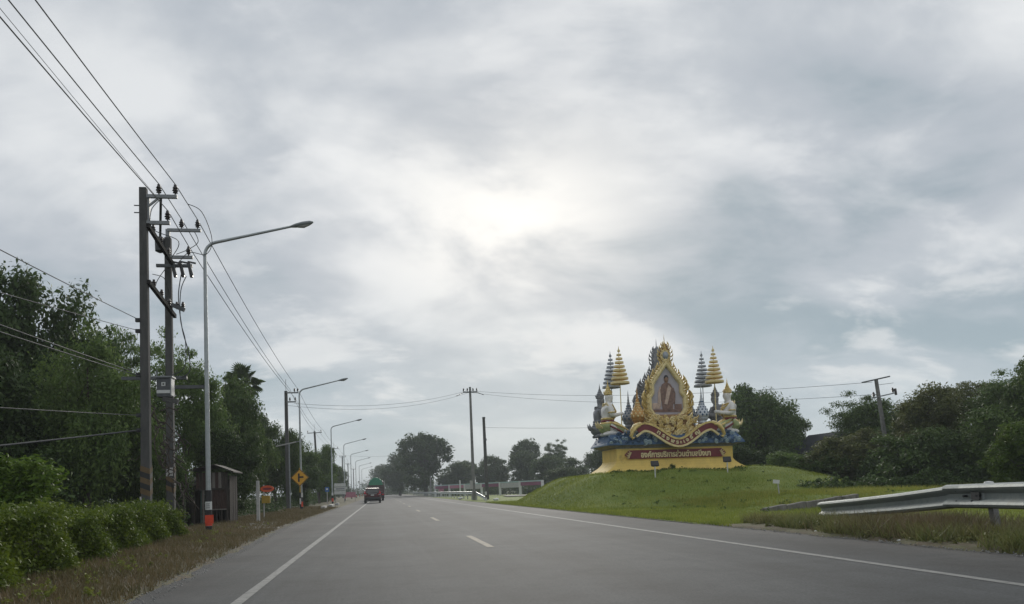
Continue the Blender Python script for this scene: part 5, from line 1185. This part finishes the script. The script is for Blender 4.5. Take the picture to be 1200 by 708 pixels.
def offset_poly(P, d):
    n = len(P); out = []
    for i in range(n):
        a, b, c = Vector((P[i-1][0], P[i-1][1])), Vector((P[i][0], P[i][1])), Vector((P[(i+1) % n][0], P[(i+1) % n][1]))
        e1, e2 = (b-a).normalized(), (c-b).normalized(); n1, n2 = Vector((e1.y, -e1.x)), Vector((e2.y, -e2.x)); m_ = (n1+n2)
        if m_.length < 1e-6: m_ = n1
        m_.normalize(); k = d/max(0.55, m_.dot(n1)); q = b+m_*k; out.append((q.x, q.y))
    return out
half = [(0.44, 3.62), (0.84, 3.74), (1.04, 4.05), (1.04, 4.74), (0.90, 4.92), (0.84, 5.05), (0.84, 5.56), (0.74, 5.72), (0.53, 6.00), (0.31, 6.32)]
INNER = [(0, 3.55)]+half+[(0, 6.74)]+[(-x, z) for x, z in reversed(half)]       # counter-clockwise from the front
def make_frame(loc, label, rz=0.0, grey=False):
    t = thing('portrait_frame', label, 'frame', loc, rz, 'flame-edged frames on the monument')
    G = 'grey_stone' if grey else 'gold'; GP = 'grey_stone' if grey else 'gold_pale'
    MB().prism(offset_poly(INNER, 0.05), 0.10, 0.16).build('portrait_panel', 'grey_stone' if grey else 'panel_bg', t)
    MB().prism(offset_poly(INNER, 0.16), 0.17, 0.42).build('backing', 'grey_stone', t)
    b = MB(); secs = [(0.0, 0.10), (0.0, -0.03), (0.06, -0.10), (0.14, -0.12), (0.21, -0.05), (0.26, -0.08), (0.32, -0.02), (0.32, 0.24), (0.02, 0.24)]
    n = len(INNER); rings = [[(x, y, z) for x, z in offset_poly(INNER, o)] for o, y in secs]
    for r in rings: b.v += r
    k = len(secs)
    for i in range(k):
        for j in range(n): b.f.append((i*n+j, i*n+(j+1) % n, ((i+1) % k)*n+(j+1) % n, ((i+1) % k)*n+j))
    b.build('frame_band', GP, t)
    # flame leaves round the outside, lower and larger at the bottom corners
    out = offset_poly(INNER, 0.27); pts = [Vector(p) for p in out]; right_side = pts[1:len(half)+2]
    seg = [(right_side[i], right_side[i+1]) for i in range(len(right_side)-1)]; L_ = [(b_-a_).length for a_, b_ in seg]; tot = sum(L_); N_ = 27
    for k in range(N_):
        s = tot*(k+0.3)/N_; i = 0
        while s > L_[i] and i < len(L_)-1: s -= L_[i]; i += 1
        p = seg[i][0].lerp(seg[i][1], s/L_[i]); e = (seg[i][1]-seg[i][0]).normalized(); nr = Vector((e.y, -e.x))
        d = (nr*0.55+Vector((0.0, 1.0))).normalized(); a = math.atan2(d.x, d.y); fz = k/N_
        sz = (0.56-0.22*fz)*(1.25 if k in (2, 8, 15) else 0.85+0.3*((k*7) % 3)/2)
        for sx in (1, -1): put('flame_leaf', FLAME, t, (sx*p.x, 0.08, p.y-0.06), sz, sx*a, sx < 0, G)
        if k % 2 == 0:
            q = Vector((p.x*0.93, 4.9+(p.y-4.9)*0.95))
            for sx in (1, -1): put('small_leaf', FLAME, t, (sx*q.x, -0.06, q.y), sz*0.5, sx*(a+0.3), sx < 0, GP)
    for sx in (1, -1):
        for (x, z, s, a) in ((1.15, 3.45, 0.66, 0.9), (1.3, 3.7, 0.58, 0.5), (1.0, 3.38, 0.62, 1.25), (1.44, 4.1, 0.6, 0.35), (0.62, 3.36, 0.52, 1.9), (0.3, 3.30, 0.44, 2.3), (1.1, 3.45, 0.55, 1.7), (1.46, 4.5, 0.72, 0.06), (1.26, 5.15, 0.6, 0.06), (1.12, 5.62, 0.5, 0.1)):
            put('flame_leaf', FLAME, t, (sx*x, -0.02, z), s, sx*a, sx < 0, G if s > .5 else GP)
    # pinnacle: medallion ringed by flames and topped by a spire
    pn = MB().lathe([(0.30, -0.08), (0.34, -0.02), (0.34, 0.06), (0.24, 0.10), (0.0, 0.11)], n=20)
    for i, v in enumerate(pn.v): pn.v[i] = (v[0], -v[2]+0.10, v[1]*1.25+7.42)
    pn = pn.build('medallion', GP, t, True)
    md = MB().lathe([(0.20, 0.0), (0.15, 0.05), (0.0, 0.07)], n=16)
    for i, v in enumerate(md.v): md.v[i] = (v[0], -v[2]-0.01, v[1]*1.3+7.42)
    md.build('medallion_boss', 'silver', pn, True)
    edge_ = [(0.20, 6.92), (0.36, 7.12), (0.43, 7.38), (0.42, 7.62), (0.32, 7.86), (0.20, 8.06)]
    for k, (x, z) in enumerate(edge_):
        for sx in (1, -1):
            put('flame_leaf', FLAME, t, (sx*x*0.82, 0.06, z-0.05), 0.36-0.015*k, sx*(0.75-0.11*k), sx < 0, G)
            put('small_leaf', FLAME, t, (sx*x*0.45, -0.02, z+0.02), 0.27, sx*(0.45-0.06*k), sx < 0, GP)
    MB().prism([(-0.18, 6.9), (0.18, 6.9), (0.36, 7.2), (0.38, 7.55), (0.26, 7.9), (0.10, 8.2), (-0.10, 8.2), (-0.26, 7.9), (-0.38, 7.55), (-0.36, 7.2)], 0.08, 0.2).build('aura_plate', 'grey_stone' if grey else 'gold_shadow', t, bevel=0.02)
    for k in range(6):
        a = -1.3+2.6*k/5; put('flame_leaf', FLAME, t, (0.24*math.sin(a), 0.04, 6.66+0.1*math.cos(a)), 0.38, a*0.8, a < 0, GP)
    MB().lathe([(0.05, 7.70), (0.17, 7.78), (0.12, 7.86), (0.14, 7.92), (0.085, 8.0), (0.10, 8.06), (0.05, 8.16), (0.055, 8.2), (0.028, 8.32), (0.016, 8.6), (0.0, 8.82)], (0, 0.12, 0), 12).build('spire', G, t, True)
    MB().prism([(-0.30, 6.5), (0.30, 6.5), (0.26, 7.0), (0.30, 7.4), (0.2, 7.8), (-0.2, 7.8), (-0.30, 7.4), (-0.26, 7.0)], 0.12, 0.36).build('pinnacle_back', 'grey_stone', t)
    if not grey:      # painted relief of a standing robed figure
        def rel(name, pts, y0, m, par=t): return MB().prism(pts, y0, 0.11).build(name, m, par, bevel=0.015)
        f = rel('robe', [(-0.30, 3.95), (0.36, 3.95), (0.40, 4.5), (0.46, 5.0), (0.42, 5.35), (0.26, 5.62), (0.06, 5.72), (-0.10, 5.72), (-0.30, 5.58), (-0.42, 5.25), (-0.40, 4.8), (-0.34, 4.4)], 0.04, 'robe')
        rel('sash', [(-0.20, 4.35), (0.0, 4.3), (0.30, 5.35), (0.12, 5.55), (0.02, 5.3)], 0.015, 'robe_pale', f)
        rel('sleeve', [(-0.62, 4.25), (-0.42, 4.2), (-0.34, 5.2), (-0.42, 5.5), (-0.56, 5.1)], 0.05, 'robe_pale', f)
        rel('sleeve', [(0.36, 4.35), (0.52, 4.35), (0.58, 5.0), (0.46, 5.4), (0.38, 5.2)], 0.05, 'robe', f)
        MB().lathe([(0.0, -0.21), (0.10, -0.16), (0.145, -0.02), (0.135, 0.10), (0.09, 0.18), (0.0, 0.22)], (0.0, 0.06, 5.92), 12, 1, 0.5).build('head', 'skin', f, True)
        MB().lathe([(0.15, 0.02), (0.155, 0.08), (0.10, 0.22), (0.0, 0.26)], (0.0, 0.07, 5.93), 12, 1, 0.5).build('hair', 'hair', f, True)
        MB().prism([(-0.07, 5.68), (0.07, 5.68), (0.06, 5.80), (-0.06, 5.80)], 0.03, 0.10).build('neck', 'skin', f)
        rel('side_table', [(-0.95, 4.05), (-0.45, 4.05), (-0.45, 4.42), (-0.95, 4.42)], 0.07, 'robe_pale')
        rel('side_table', [(0.48, 4.0), (0.96, 4.0), (0.96, 4.34), (0.48, 4.34)], 0.07, 'robe')
        rel('floor_cloth', [(-0.85, 3.84), (0.85, 3.84), (1.0, 4.02), (-1.0, 4.02)], 0.06, 'robe')
    return t
make_frame((MX, MY+0.9, MZ), 'golden flame-edged frame holding a portrait of a standing robed figure')
make_frame((MX, MY+2.55, MZ), 'grey cement back of a second flame-edged frame, behind the golden one', PI, True)

# kneeling celestial figures
def skin_body(verts, edges, rad, name, m, parent, root=0, lev=2, k=1.0):
    me = bpy.data.meshes.new(name); me.from_pydata(verts, edges, []); o = bpy.data.objects.new(name, me); COL.objects.link(o)
    md = o.modifiers.new('skin', 'SKIN'); md.use_smooth_shade = True
    for i, r in enumerate(rad):
        r = r if isinstance(r, tuple) else (r, r); me.skin_vertices[0].data[i].radius = (r[0]*k, r[1]*k)
        me.skin_vertices[0].data[i].use_root = (i == root)
    sb = o.modifiers.new('sub', 'SUBSURF'); sb.levels = lev
    dg = bpy.context.evaluated_depsgraph_get(); dg.update(); m2 = bpy.data.meshes.new_from_object(o.evaluated_get(dg)); m2.name = name
    bpy.data.objects.remove(o); bpy.data.meshes.remove(me); m2.materials.clear(); m2.materials.append(M[m]); m2.polygons.foreach_set('use_smooth', [True]*len(m2.polygons))
    return link(name, m2, parent)
def make_angel(loc, rz, label, grey=False):
    t = thing('kneeling_statue', label, 'statue', loc, rz, 'kneeling statues on the monument', (1.07, 1.07, 1.05))
    W = lambda m: 'grey_stone' if grey else m
    V = []; E_ = []; R = []
    def a(p, r, prev=None):
        V.append(p); R.append(r); i = len(V)-1
        if prev is not None: E_.append((prev, i))
        return i
    pel = a((-0.18, 0, 0.62), 0.32); wa = a((-0.14, 0, 0.98), 0.27, pel); ch = a((-0.11, 0, 1.36), 0.34, wa); up = a((-0.13, 0, 1.66), 0.31, ch)
    nk = a((-0.10, 0, 1.92), 0.11, up); jaw = a((-0.03, 0, 2.12), 0.17, nk); hd = a((-0.05, 0, 2.33), 0.225, jaw); cr = a((-0.08, 0, 2.52), 0.18, hd)
    a((0.17, 0, 2.27), 0.032, hd)
    for s in (-1, 1):
        hp = a((-0.10, s*0.22, 0.56), 0.22, pel); kn = a((0.82, s*0.30, 0.24), 0.15, hp); an = a((-0.30, s*0.28, 0.13), 0.10, kn); a((-0.56, s*0.27, 0.06), 0.06, an)
        sh = a((-0.14, s*0.44, 1.66), 0.16, up); el = a((-0.02, s*0.55, 1.16), 0.12, sh); wr = a((0.50, s*0.13, 1.26), 0.085, el); pm = a((0.64, s*0.07, 1.31), 0.07, wr)
        for q in range(4): k1 = a((0.74, s*0.075, 1.24+0.045*q), 0.022, pm); a((0.80-0.01*abs(q-1.5), s*0.02, 1.25+0.045*q), 0.018, k1)
        th_ = a((0.66, s*0.02, 1.40), 0.022, pm); a((0.72, -s*0.0+s*0.015, 1.43), 0.018, th_)
    skin_body(V, E_, R, 'body', W('statue_white'), t, k=1.32)
    # wrapped lower garment, sash, jewellery
    V2 = []; E2 = []; R2 = []
    def b2(p, r, prev=None):
        V2.append(p); R2.append(r); i = len(V2)-1
        if prev is not None: E2.append((prev, i))
        return i
    p0 = b2((-0.20, 0, 0.62), 0.37); b2((-0.16, 0, 0.86), 0.27, p0)
    for s in (-1, 1):
        h = b2((-0.02, s*0.20, 0.54), 0.27, p0); k1 = b2((0.50, s*0.26, 0.38), 0.23, h); b2((0.80, s*0.29, 0.25), 0.18, k1); b2((-0.42, s*0.22, 0.24), 0.22, p0)
    skin_body(V2, E2, R2, 'lower_garment', W('green_cloth'), t, k=1.32)
    def ring(name, z, x, rx, ry, th, m, n=18, tilt=0.0):
        P = [Vector((x+rx*math.cos(2*PI*k/n), ry*math.sin(2*PI*k/n), z+tilt*math.cos(2*PI*k/n))) for k in range(n+1)]
        return MB().tube(P, th, 6).build(name, m, t, True)
    ring('belt', 1.00, -0.15, 0.34, 0.36, 0.07, W('gold')); ring('belt', 0.86, -0.16, 0.33, 0.35, 0.08, W('maroon')); ring('belt', 0.72, -0.17, 0.38, 0.40, 0.08, W('gold')); ring('necklace', 1.82, -0.10, 0.27, 0.30, 0.045, W('gold'), tilt=-0.08)
    ring('necklace', 1.68, -0.02, 0.33, 0.36, 0.03, W('gold'), tilt=-0.12)
    MB().tube([(0.06, 0.38, 1.80), (0.33, 0.12, 1.45), (0.28, -0.15, 1.12), (0.10, -0.33, 0.98)], 0.045, 6).build('sash', W('gold'), t, True)
    MB().tube([(0.06, -0.38, 1.80), (0.33, -0.12, 1.45), (0.28, 0.15, 1.12), (0.10, 0.33, 0.98)], 0.045, 6).build('sash', W('gold'), t, True)
    MB().tube([(0.10, 0, 0.86), (0.40, 0, 0.66), (0.75, 0, 0.45), (0.95, 0, 0.12)], [0.14, 0.19, 0.16, 0.07], 8, 0.8).build('front_drape', W('gold'), t, True)
    for s in (-1, 1):
        MB().tube([(-0.18, s*0.36, 0.82), (0.18, s*0.50, 0.66), (0.55, s*0.50, 0.50), (0.90, s*0.42, 0.30)], [0.05, 0.075, 0.075, 0.04], 6).build('cloth_border', W('gold'), t, True)
        MB().tube([(-0.25, s*0.40, 0.62), (0.10, s*0.53, 0.42), (0.40, s*0.54, 0.26), (0.62, s*0.48, 0.10)], [0.05, 0.06, 0.06, 0.03], 6).build('cloth_border', W('maroon'), t, True)
        put('shoulder_flame', FLAME, t, (-0.14, s*0.42, 1.68), 0.34, -0.5, True, W('gold_pale'))
        P = [Vector((-0.06+0.18*math.cos(q), s*0.53+0.18*math.sin(q), 1.34)) for q in [2*PI*k/12 for k in range(13)]]; MB().tube(P, 0.035, 5).build('armlet', W('gold'), t, True)
        P = [Vector((0.42, s*0.17+0.085*math.cos(q), 1.25+0.085*math.sin(q))) for q in [2*PI*k/12 for k in range(13)]]; MB().tube(P, 0.03, 5).build('bracelet', W('gold'), t, True)
        MB().lathe([(0.0, -0.05), (0.035, -0.02), (0.035, 0.02), (0.0, 0.05)], (0.145, s*0.085, 2.33), 8, 0.5, 1).build('eye', W('black_paint'), t, True)
        MB().lathe([(0.0, -0.09), (0.05, -0.04), (0.05, 0.05), (0.0, 0.08)], (-0.08, s*0.215, 2.28), 8, 1, 0.5).build('ear', W('statue_white'), t, True)
        put('rear_flame', FLAME, t, (-0.50, s*0.2, 0.45), 0.55, -0.7, True, W('gold_pale'))
    MB().box((0.145, 0, 2.145), (0.03, 0.09, 0.022)).build('mouth', W('maroon'), t)
    crn = MB().lathe([(0.235, 2.42), (0.255, 2.46), (0.235, 2.52), (0.245, 2.56), (0.19, 2.64), (0.20, 2.68), (0.13, 2.76), (0.14, 2.80), (0.08, 2.90), (0.085, 2.93), (0.04, 3.03), (0.02, 3.2), (0.0, 3.36)], (-0.07, 0, 0), 14).build('crown', W('gold'), t, True)
    for k in range(8): put('crown_leaf', FLAME, crn, (-0.07+0.235*math.cos(k*PI/4), 0.235*math.sin(k*PI/4), 2.50), 0.17, 0, k % 2 == 0, W('gold_pale'))
    return t
zt = MZ+2.40
make_angel((MX-3.83, MY+0.75, zt), 0, 'white crowned kneeling statue at the left of the monument, facing right')
make_angel((MX+3.88, MY+0.75, zt), PI, 'white crowned kneeling statue at the right of the monument, facing left')
make_angel((MX-3.83, MY+2.55, zt), 0, 'grey kneeling statue showing behind the left white statue', True)
make_angel((MX+3.88, MY+2.55, zt), PI, 'grey kneeling statue showing behind the pole of the right golden umbrella', True)

def make_umbrella(loc, label, m, pm):
    t = thing('tiered_umbrella', label, 'ceremonial umbrella', loc, 0, 'nine-tiered umbrellas on the monument')
    MB().tube([(0, 0, -0.02), (0, 0, 5.35)], [0.038, 0.022], 8).build('pole', pm, t, True)
    for k in range(9):
        f = k/8; z = 3.30+1.98*f**0.95; r = 0.50*(1-f)+0.085
        MB().lathe([(0.03, z+0.10-0.03*f), (r*0.55, z+0.075-0.02*f), (r*0.95, z+0.06), (r, z+0.04), (r*1.02, z-0.080+0.035*f), (r*0.94, z-0.078+0.035*f), (r*0.86, z+0.01), (0.03, z+0.05)], n=20).build('canopy_tier', m, t, True)
    MB().lathe([(0.06, 5.30), (0.07, 5.36), (0.03, 5.42), (0.012, 5.56), (0, 5.64)], n=8).build('finial', m, t, True)
    return t
make_umbrella((MX-3.10, MY+0.75, zt), 'golden nine-tiered umbrella held by the left white statue', 'umbrella_cloth', 'gold_pale')
make_umbrella((MX+3.12, MY+0.75, zt), 'golden nine-tiered umbrella held by the right white statue', 'umbrella_cloth', 'gold_pale')
make_umbrella((MX-3.10, MY+2.55, zt), 'grey nine-tiered umbrella half hidden behind the left golden one', 'silver', 'silver')
make_umbrella((MX+3.12, MY+2.55, zt), 'grey nine-tiered umbrella just left of the right golden one', 'silver', 'silver')

def make_urn(loc, label, m, dots):
    t = thing('spired_urn', label, 'urn', loc, 0, 'spired urns on the monument')
    MB().lathe([(0.36, 0), (0.36, 0.12), (0.24, 0.2), (0.20, 0.45), (0.30, 0.6), (0.26, 0.72), (0.36, 0.8), (0.38, 0.9), (0.30, 0.94)], n=16).build('stand', m, t, True)
    prof = [(0.30, 0.88), (0.40, 0.95), (0.44, 1.08), (0.43, 1.24), (0.36, 1.42), (0.26, 1.58), (0.17, 1.76), (0.105, 1.98), (0.07, 2.2), (0.045, 2.45), (0.02, 2.8), (0.0, 3.0)]
    bulb = MB().lathe(prof, n=20).build('bulb', m, t, True)
    b = MB()
    for row, (r, z) in enumerate(((0.445, 1.08), (0.43, 1.24), (0.36, 1.42), (0.26, 1.58), (0.17, 1.76))):
        for k in range(10):
            a = 2*PI*(k+0.5*(row % 2))/10; s = 0.075*(0.5+r); c = Vector((math.cos(a)*r, math.sin(a)*r, z)); u = Vector((-math.sin(a), math.cos(a), 0)); o = Vector((math.cos(a), math.sin(a), 0.25))
            b.add([c-u*s, c-Vector((0, 0, s*1.3)), c+u*s, c+Vector((0, 0, s*1.3)), c+o*0.035], [(0, 1, 4), (1, 2, 4), (2, 3, 4), (3, 0, 4)])
    b.build('lozenge_relief', dots, t, kind='stuff')
    MB().lathe([(0.16, 1.90), (0.17, 1.93), (0.15, 1.96)], n=14).build('collar', dots, bulb, True)
    for z, r in ((2.12, 0.12), (2.3, 0.085), (2.48, 0.06)): MB().lathe([(r*0.8, z-0.02), (r, z), (r*0.8, z+0.02)], n=10).build('spire_ring', m, bulb, True)
    return t
make_urn((MX-2.02, MY+0.8, zt+0.1), 'gilded copper urn with a tall spire, left of the golden frame', 'copper', 'gold_pale')
make_urn((MX+2.20, MY+0.8, zt+0.1), 'silver blue-patterned urn with a tall spire, right of the golden frame', 'silver_bright', 'wave_blue')
make_urn((MX-2.02, MY+2.55, zt+0.1), 'silver urn behind and left of the gilded one', 'silver', 'wave_blue')
make_urn((MX+2.20, MY+2.55, zt+0.1), 'grey urn on the far side of the monument, mostly hidden by the golden frame', 'silver', 'wave_blue')

for x, y, rz, lb in ((-2.83, -4.0, 0.05, 'black floodlight on a white post in front of the plinth centre'), (1.46, -4.0, -0.12, 'black floodlight on a white post near the right end of the plinth')):
    wx, wy = MX+x, MY+y; t = thing('floodlight', lb, 'floodlight', (wx, wy, float(hill(wx, wy))-0.02), rz, 'floodlights on the mound')
    MB().bar((0, 0, 0), (0, 0, 0.62), 0.055).build('post', 'white_paint', t)
    MB().bar((-0.16, 0, 0.62), (0.16, 0, 0.62), 0.03).build('yoke', 'dark_metal', t)
    o = MB().box((0, 0, 0), (0.46, 0.12, 0.30), top=0.94).build('lamp_box', 'black_metal', t, bevel=0.015); o.location = (0, 0.0, 0.78); o.rotation_euler = (-0.35, 0, 0)
    MB().box((0, 0.066, 0), (0.40, 0.012, 0.24)).build('glass', 'glass', o)

# ------------------------------------------------------------------ vehicles
def wheel(parent, x, y, r, w):
    o = MB().lathe([(r*0.62, -w/2), (r*0.96, -w/2), (r, -w*0.3), (r, w*0.3), (r*0.96, w/2), (r*0.62, w/2)], n=20)
    for i, v in enumerate(o.v): o.v[i] = (v[2], v[1], v[0])
    t = o.build('wheel', 'rubber', parent, True); t.location = (x, y, r)
    h = MB().lathe([(r*0.61, -w*0.46), (r*0.2, -w*0.5), (r*0.2, w*0.5), (r*0.61, w*0.46)], n=12)
    for i, v in enumerate(h.v): h.v[i] = (v[2], v[1], v[0])
    h.build('rim', 'grey_metal', t, True)
def make_suv(loc):
    t = thing('suv', 'dark red SUV driving away in the left lane, just behind the truck', 'car', loc)
    def loft(secs, name, m, bev=0.0):
        b = MB(); n = len(secs[0])
        for s in secs: b.v += s
        for i in range(len(secs)-1):
            for j in range(n): b.f.append((i*n+j, i*n+(j+1) % n, (i+1)*n+(j+1) % n, (i+1)*n+j))
        b.f += [tuple(range(n))[::-1], tuple((len(secs)-1)*n+j for j in range(n))]
        return b.build(name, m, t, True, bevel=bev)
    def sec(y, hw, z0, z1, sh=0.10): return [(-hw+0.06, y, z0), (hw-0.06, y, z0), (hw, y, z0+0.12), (hw, y, z1-sh), (hw-sh*0.5, y, z1), (-hw+sh*0.5, y, z1), (-hw, y, z1-sh), (-hw, y, z0+0.12)]
    loft([sec(0.0, 0.86, 0.42, 0.98), sec(0.12, 0.90, 0.34, 1.06), sec(1.2, 0.925, 0.28, 1.08), sec(3.0, 0.925, 0.28, 1.06), sec(3.9, 0.90, 0.30, 0.98), sec(4.5, 0.80, 0.36, 0.80)], 'body', 'car_red')
    loft([sec(0.22, 0.80, 1.04, 1.08, 0.02), sec(0.42, 0.74, 1.04, 1.62, 0.10), sec(0.75, 0.71, 1.04, 1.69, 0.12), sec(2.0, 0.71, 1.04, 1.70, 0.12), sec(2.7, 0.73, 1.04, 1.56, 0.10), sec(3.45, 0.78, 1.02, 1.06, 0.02)], 'cabin', 'car_red')
    MB().add([(-0.68, 0.20, 1.12), (0.68, 0.20, 1.12), (0.60, 0.36, 1.52), (-0.60, 0.36, 1.52), (-0.68, 0.24, 1.12), (0.68, 0.24, 1.12), (0.60, 0.40, 1.52), (-0.60, 0.40, 1.52)], [(0, 1, 2, 3), (7, 6, 5, 4), (0, 4, 5, 1), (1, 5, 6, 2), (2, 6, 7, 3), (3, 7, 4, 0)]).build('rear_window', 'glass', t)
    for s in (-1, 1):
        MB().add([(s*0.795, 0.6, 1.12), (s*0.795, 2.9, 1.12), (s*0.745, 2.5, 1.52), (s*0.735, 0.75, 1.56), (s*0.775, 0.6, 1.12), (s*0.775, 2.9, 1.12), (s*0.725, 2.5, 1.52), (s*0.715, 0.75, 1.56)], [(0, 1, 2, 3), (7, 6, 5, 4), (0, 4, 5, 1), (1, 5, 6, 2), (2, 6, 7, 3), (3, 7, 4, 0)]).build('side_window', 'glass', t)
        lamp = MB().add([(s*0.90, 0.06, 0.86), (s*0.58, -0.03, 0.88), (s*0.60, -0.02, 1.03), (s*0.74, 0.06, 1.06), (s*0.78, 0.16, 1.34), (s*0.86, 0.2, 1.34), (s*0.92, 0.25, 1.05)], [(0, 1, 2, 3, 4, 5, 6)])
        lamp.v += [(x, y+0.06, z) for x, y, z in lamp.v]; lamp.f += [tuple(range(7, 14))[::-1]]+[(i, (i+1) % 7, (i+1) % 7+7, i+7) for i in range(7)]
        tl = lamp.build('tail_lamp', 'tail_red', t)
        MB().box((s*0.75, -0.035, 0.93), (0.20, 0.02, 0.06)).build('reversing_lens', 'off_white', tl)
        MB().box((s*0.98, 2.75, 1.12), (0.20, 0.12, 0.15)).build('wing_mirror', 'car_red', t, bevel=0.03)
        MB().bar((s*0.62, 0.6, 1.735), (s*0.62, 2.2, 1.735), 0.04, 0.05).build('roof_rail', 'black_plastic', t)
        for y in (0.85, 3.55): wheel(t, s*0.80, y, 0.35, 0.23)
    MB().box((0, 0.02, 0.52), (1.66, 0.16, 0.30)).build('bumper', 'black_plastic', t, bevel=0.04)
    MB().box((0, -0.025, 1.03), (0.95, 0.04, 0.05)).build('chrome_strip', 'steel', t)
    MB().box((0, -0.03, 0.88), (0.36, 0.02, 0.12)).build('number_plate', 'plate', t)
    MB().box((0, 0.36, 1.66), (1.2, 0.22, 0.04)).build('roof_spoiler', 'car_red', t, bevel=0.01)
    MB().bar((0, 0.22, 1.14), (0.42, 0.26, 1.22), 0.02).build('rear_wiper', 'black_plastic', t)
make_suv((-0.98, 85.5, 0.0))
def make_truck(loc):
    t = thing('cargo_truck', 'cargo truck with a domed green tarpaulin over its load, ahead of the red SUV', 'truck', loc)
    b = MB(); n = 12
    for y in (0.1, 1.2, 2.6, 4.0, 5.4, 5.8):
        for k in range(n+1):
            a = PI*k/n; s = 0.93+0.05*math.sin(y*2.1); b.v.append((-1.02*s*math.cos(a), y, 2.15+1.15*s*math.sin(a)+0.04*math.sin(k*2.7+y)))
    m1 = n+1
    for i in range(5):
        for k in range(n): b.f.append((i*m1+k, i*m1+k+1, (i+1)*m1+k+1, (i+1)*m1+k))
    b.f += [tuple(range(m1))[::-1], tuple(5*m1+k for k in range(m1))]; b.build('tarpaulin', 'tarp', t, True)
    MB().box((0, 0.06, 1.62), (2.16, 0.08, 1.1)).build('tailgate', 'truck_wood', t)
    for k in range(3): MB().box((0, 0.0, 1.25+0.36*k), (2.1, 0.04, 0.05)).build('tailgate_rail', 'dark_metal', t)
    for s in (-1, 1):
        MB().box((s*1.12, 2.95, 1.62), (0.06, 5.9, 1.1)).build('side_board', 'truck_wood', t)
        for k in range(4): MB().bar((s*1.17, 0.1+1.9*k, 1.0), (s*1.17, 0.1+1.9*k, 2.75 if k == 0 else 2.3), 0.09).build('stake', 'off_white', t)
        MB().box((s*0.95, -0.04, 0.86), (0.34, 0.06, 0.14)).build('tail_lamp', 'tail_red', t)
        for y in (1.0, 2.1, 6.6): wheel(t, s*0.92, y, 0.48, 0.32)
        MB().box((s*0.92, 0.35, 0.62), (0.45, 0.03, 0.5)).build('mud_flap', 'rubber', t)
    MB().box((0, 3.0, 1.02), (2.2, 6.0, 0.14)).build('bed', 'dark_metal', t); MB().box((0, 3.6, 0.78), (0.9, 7.4, 0.26)).build('chassis', 'black_metal', t)
    c = MB().box((0, 7.0, 1.75), (2.1, 1.7, 2.1)).build('cab', 'car_red', t, bevel=0.12); MB().box((0, 6.13, 2.2), (1.5, 0.03, 0.5)).build('rear_pane', 'glass', c)
    MB().box((0, -0.02, 0.66), (2.0, 0.1, 0.14)).build('bumper', 'black_metal', t); MB().box((0, -0.05, 0.86), (0.4, 0.02, 0.14)).build('number_plate', 'plate', t)
make_truck((-0.75, 108, 0.0))

# ------------------------------------------------------------------ air
def haze():
    b = MB().box((0, 1100, 8.7), (3020, 2830, 19.6)); o = b.build('haze', 'wire', None); m = bpy.data.materials.new('haze_air'); m.use_nodes = True
    nt = m.node_tree; N = nt.nodes; N.remove(N['Principled BSDF']); v = N.new('ShaderNodeVolumePrincipled')
    v.inputs['Color'].default_value = (0.82, 0.88, 0.93, 1); v.inputs['Density'].default_value = 0.0006; v.inputs['Anisotropy'].default_value = 0.2
    nt.links.new(v.outputs[0], N['Material Output'].inputs['Volume']); o.data.materials.clear(); o.data.materials.append(m); o['kind'] = 'stuff'
    o['label'] = 'thin pale haze in the air over the whole road'
HAZE = True
if HAZE: haze()
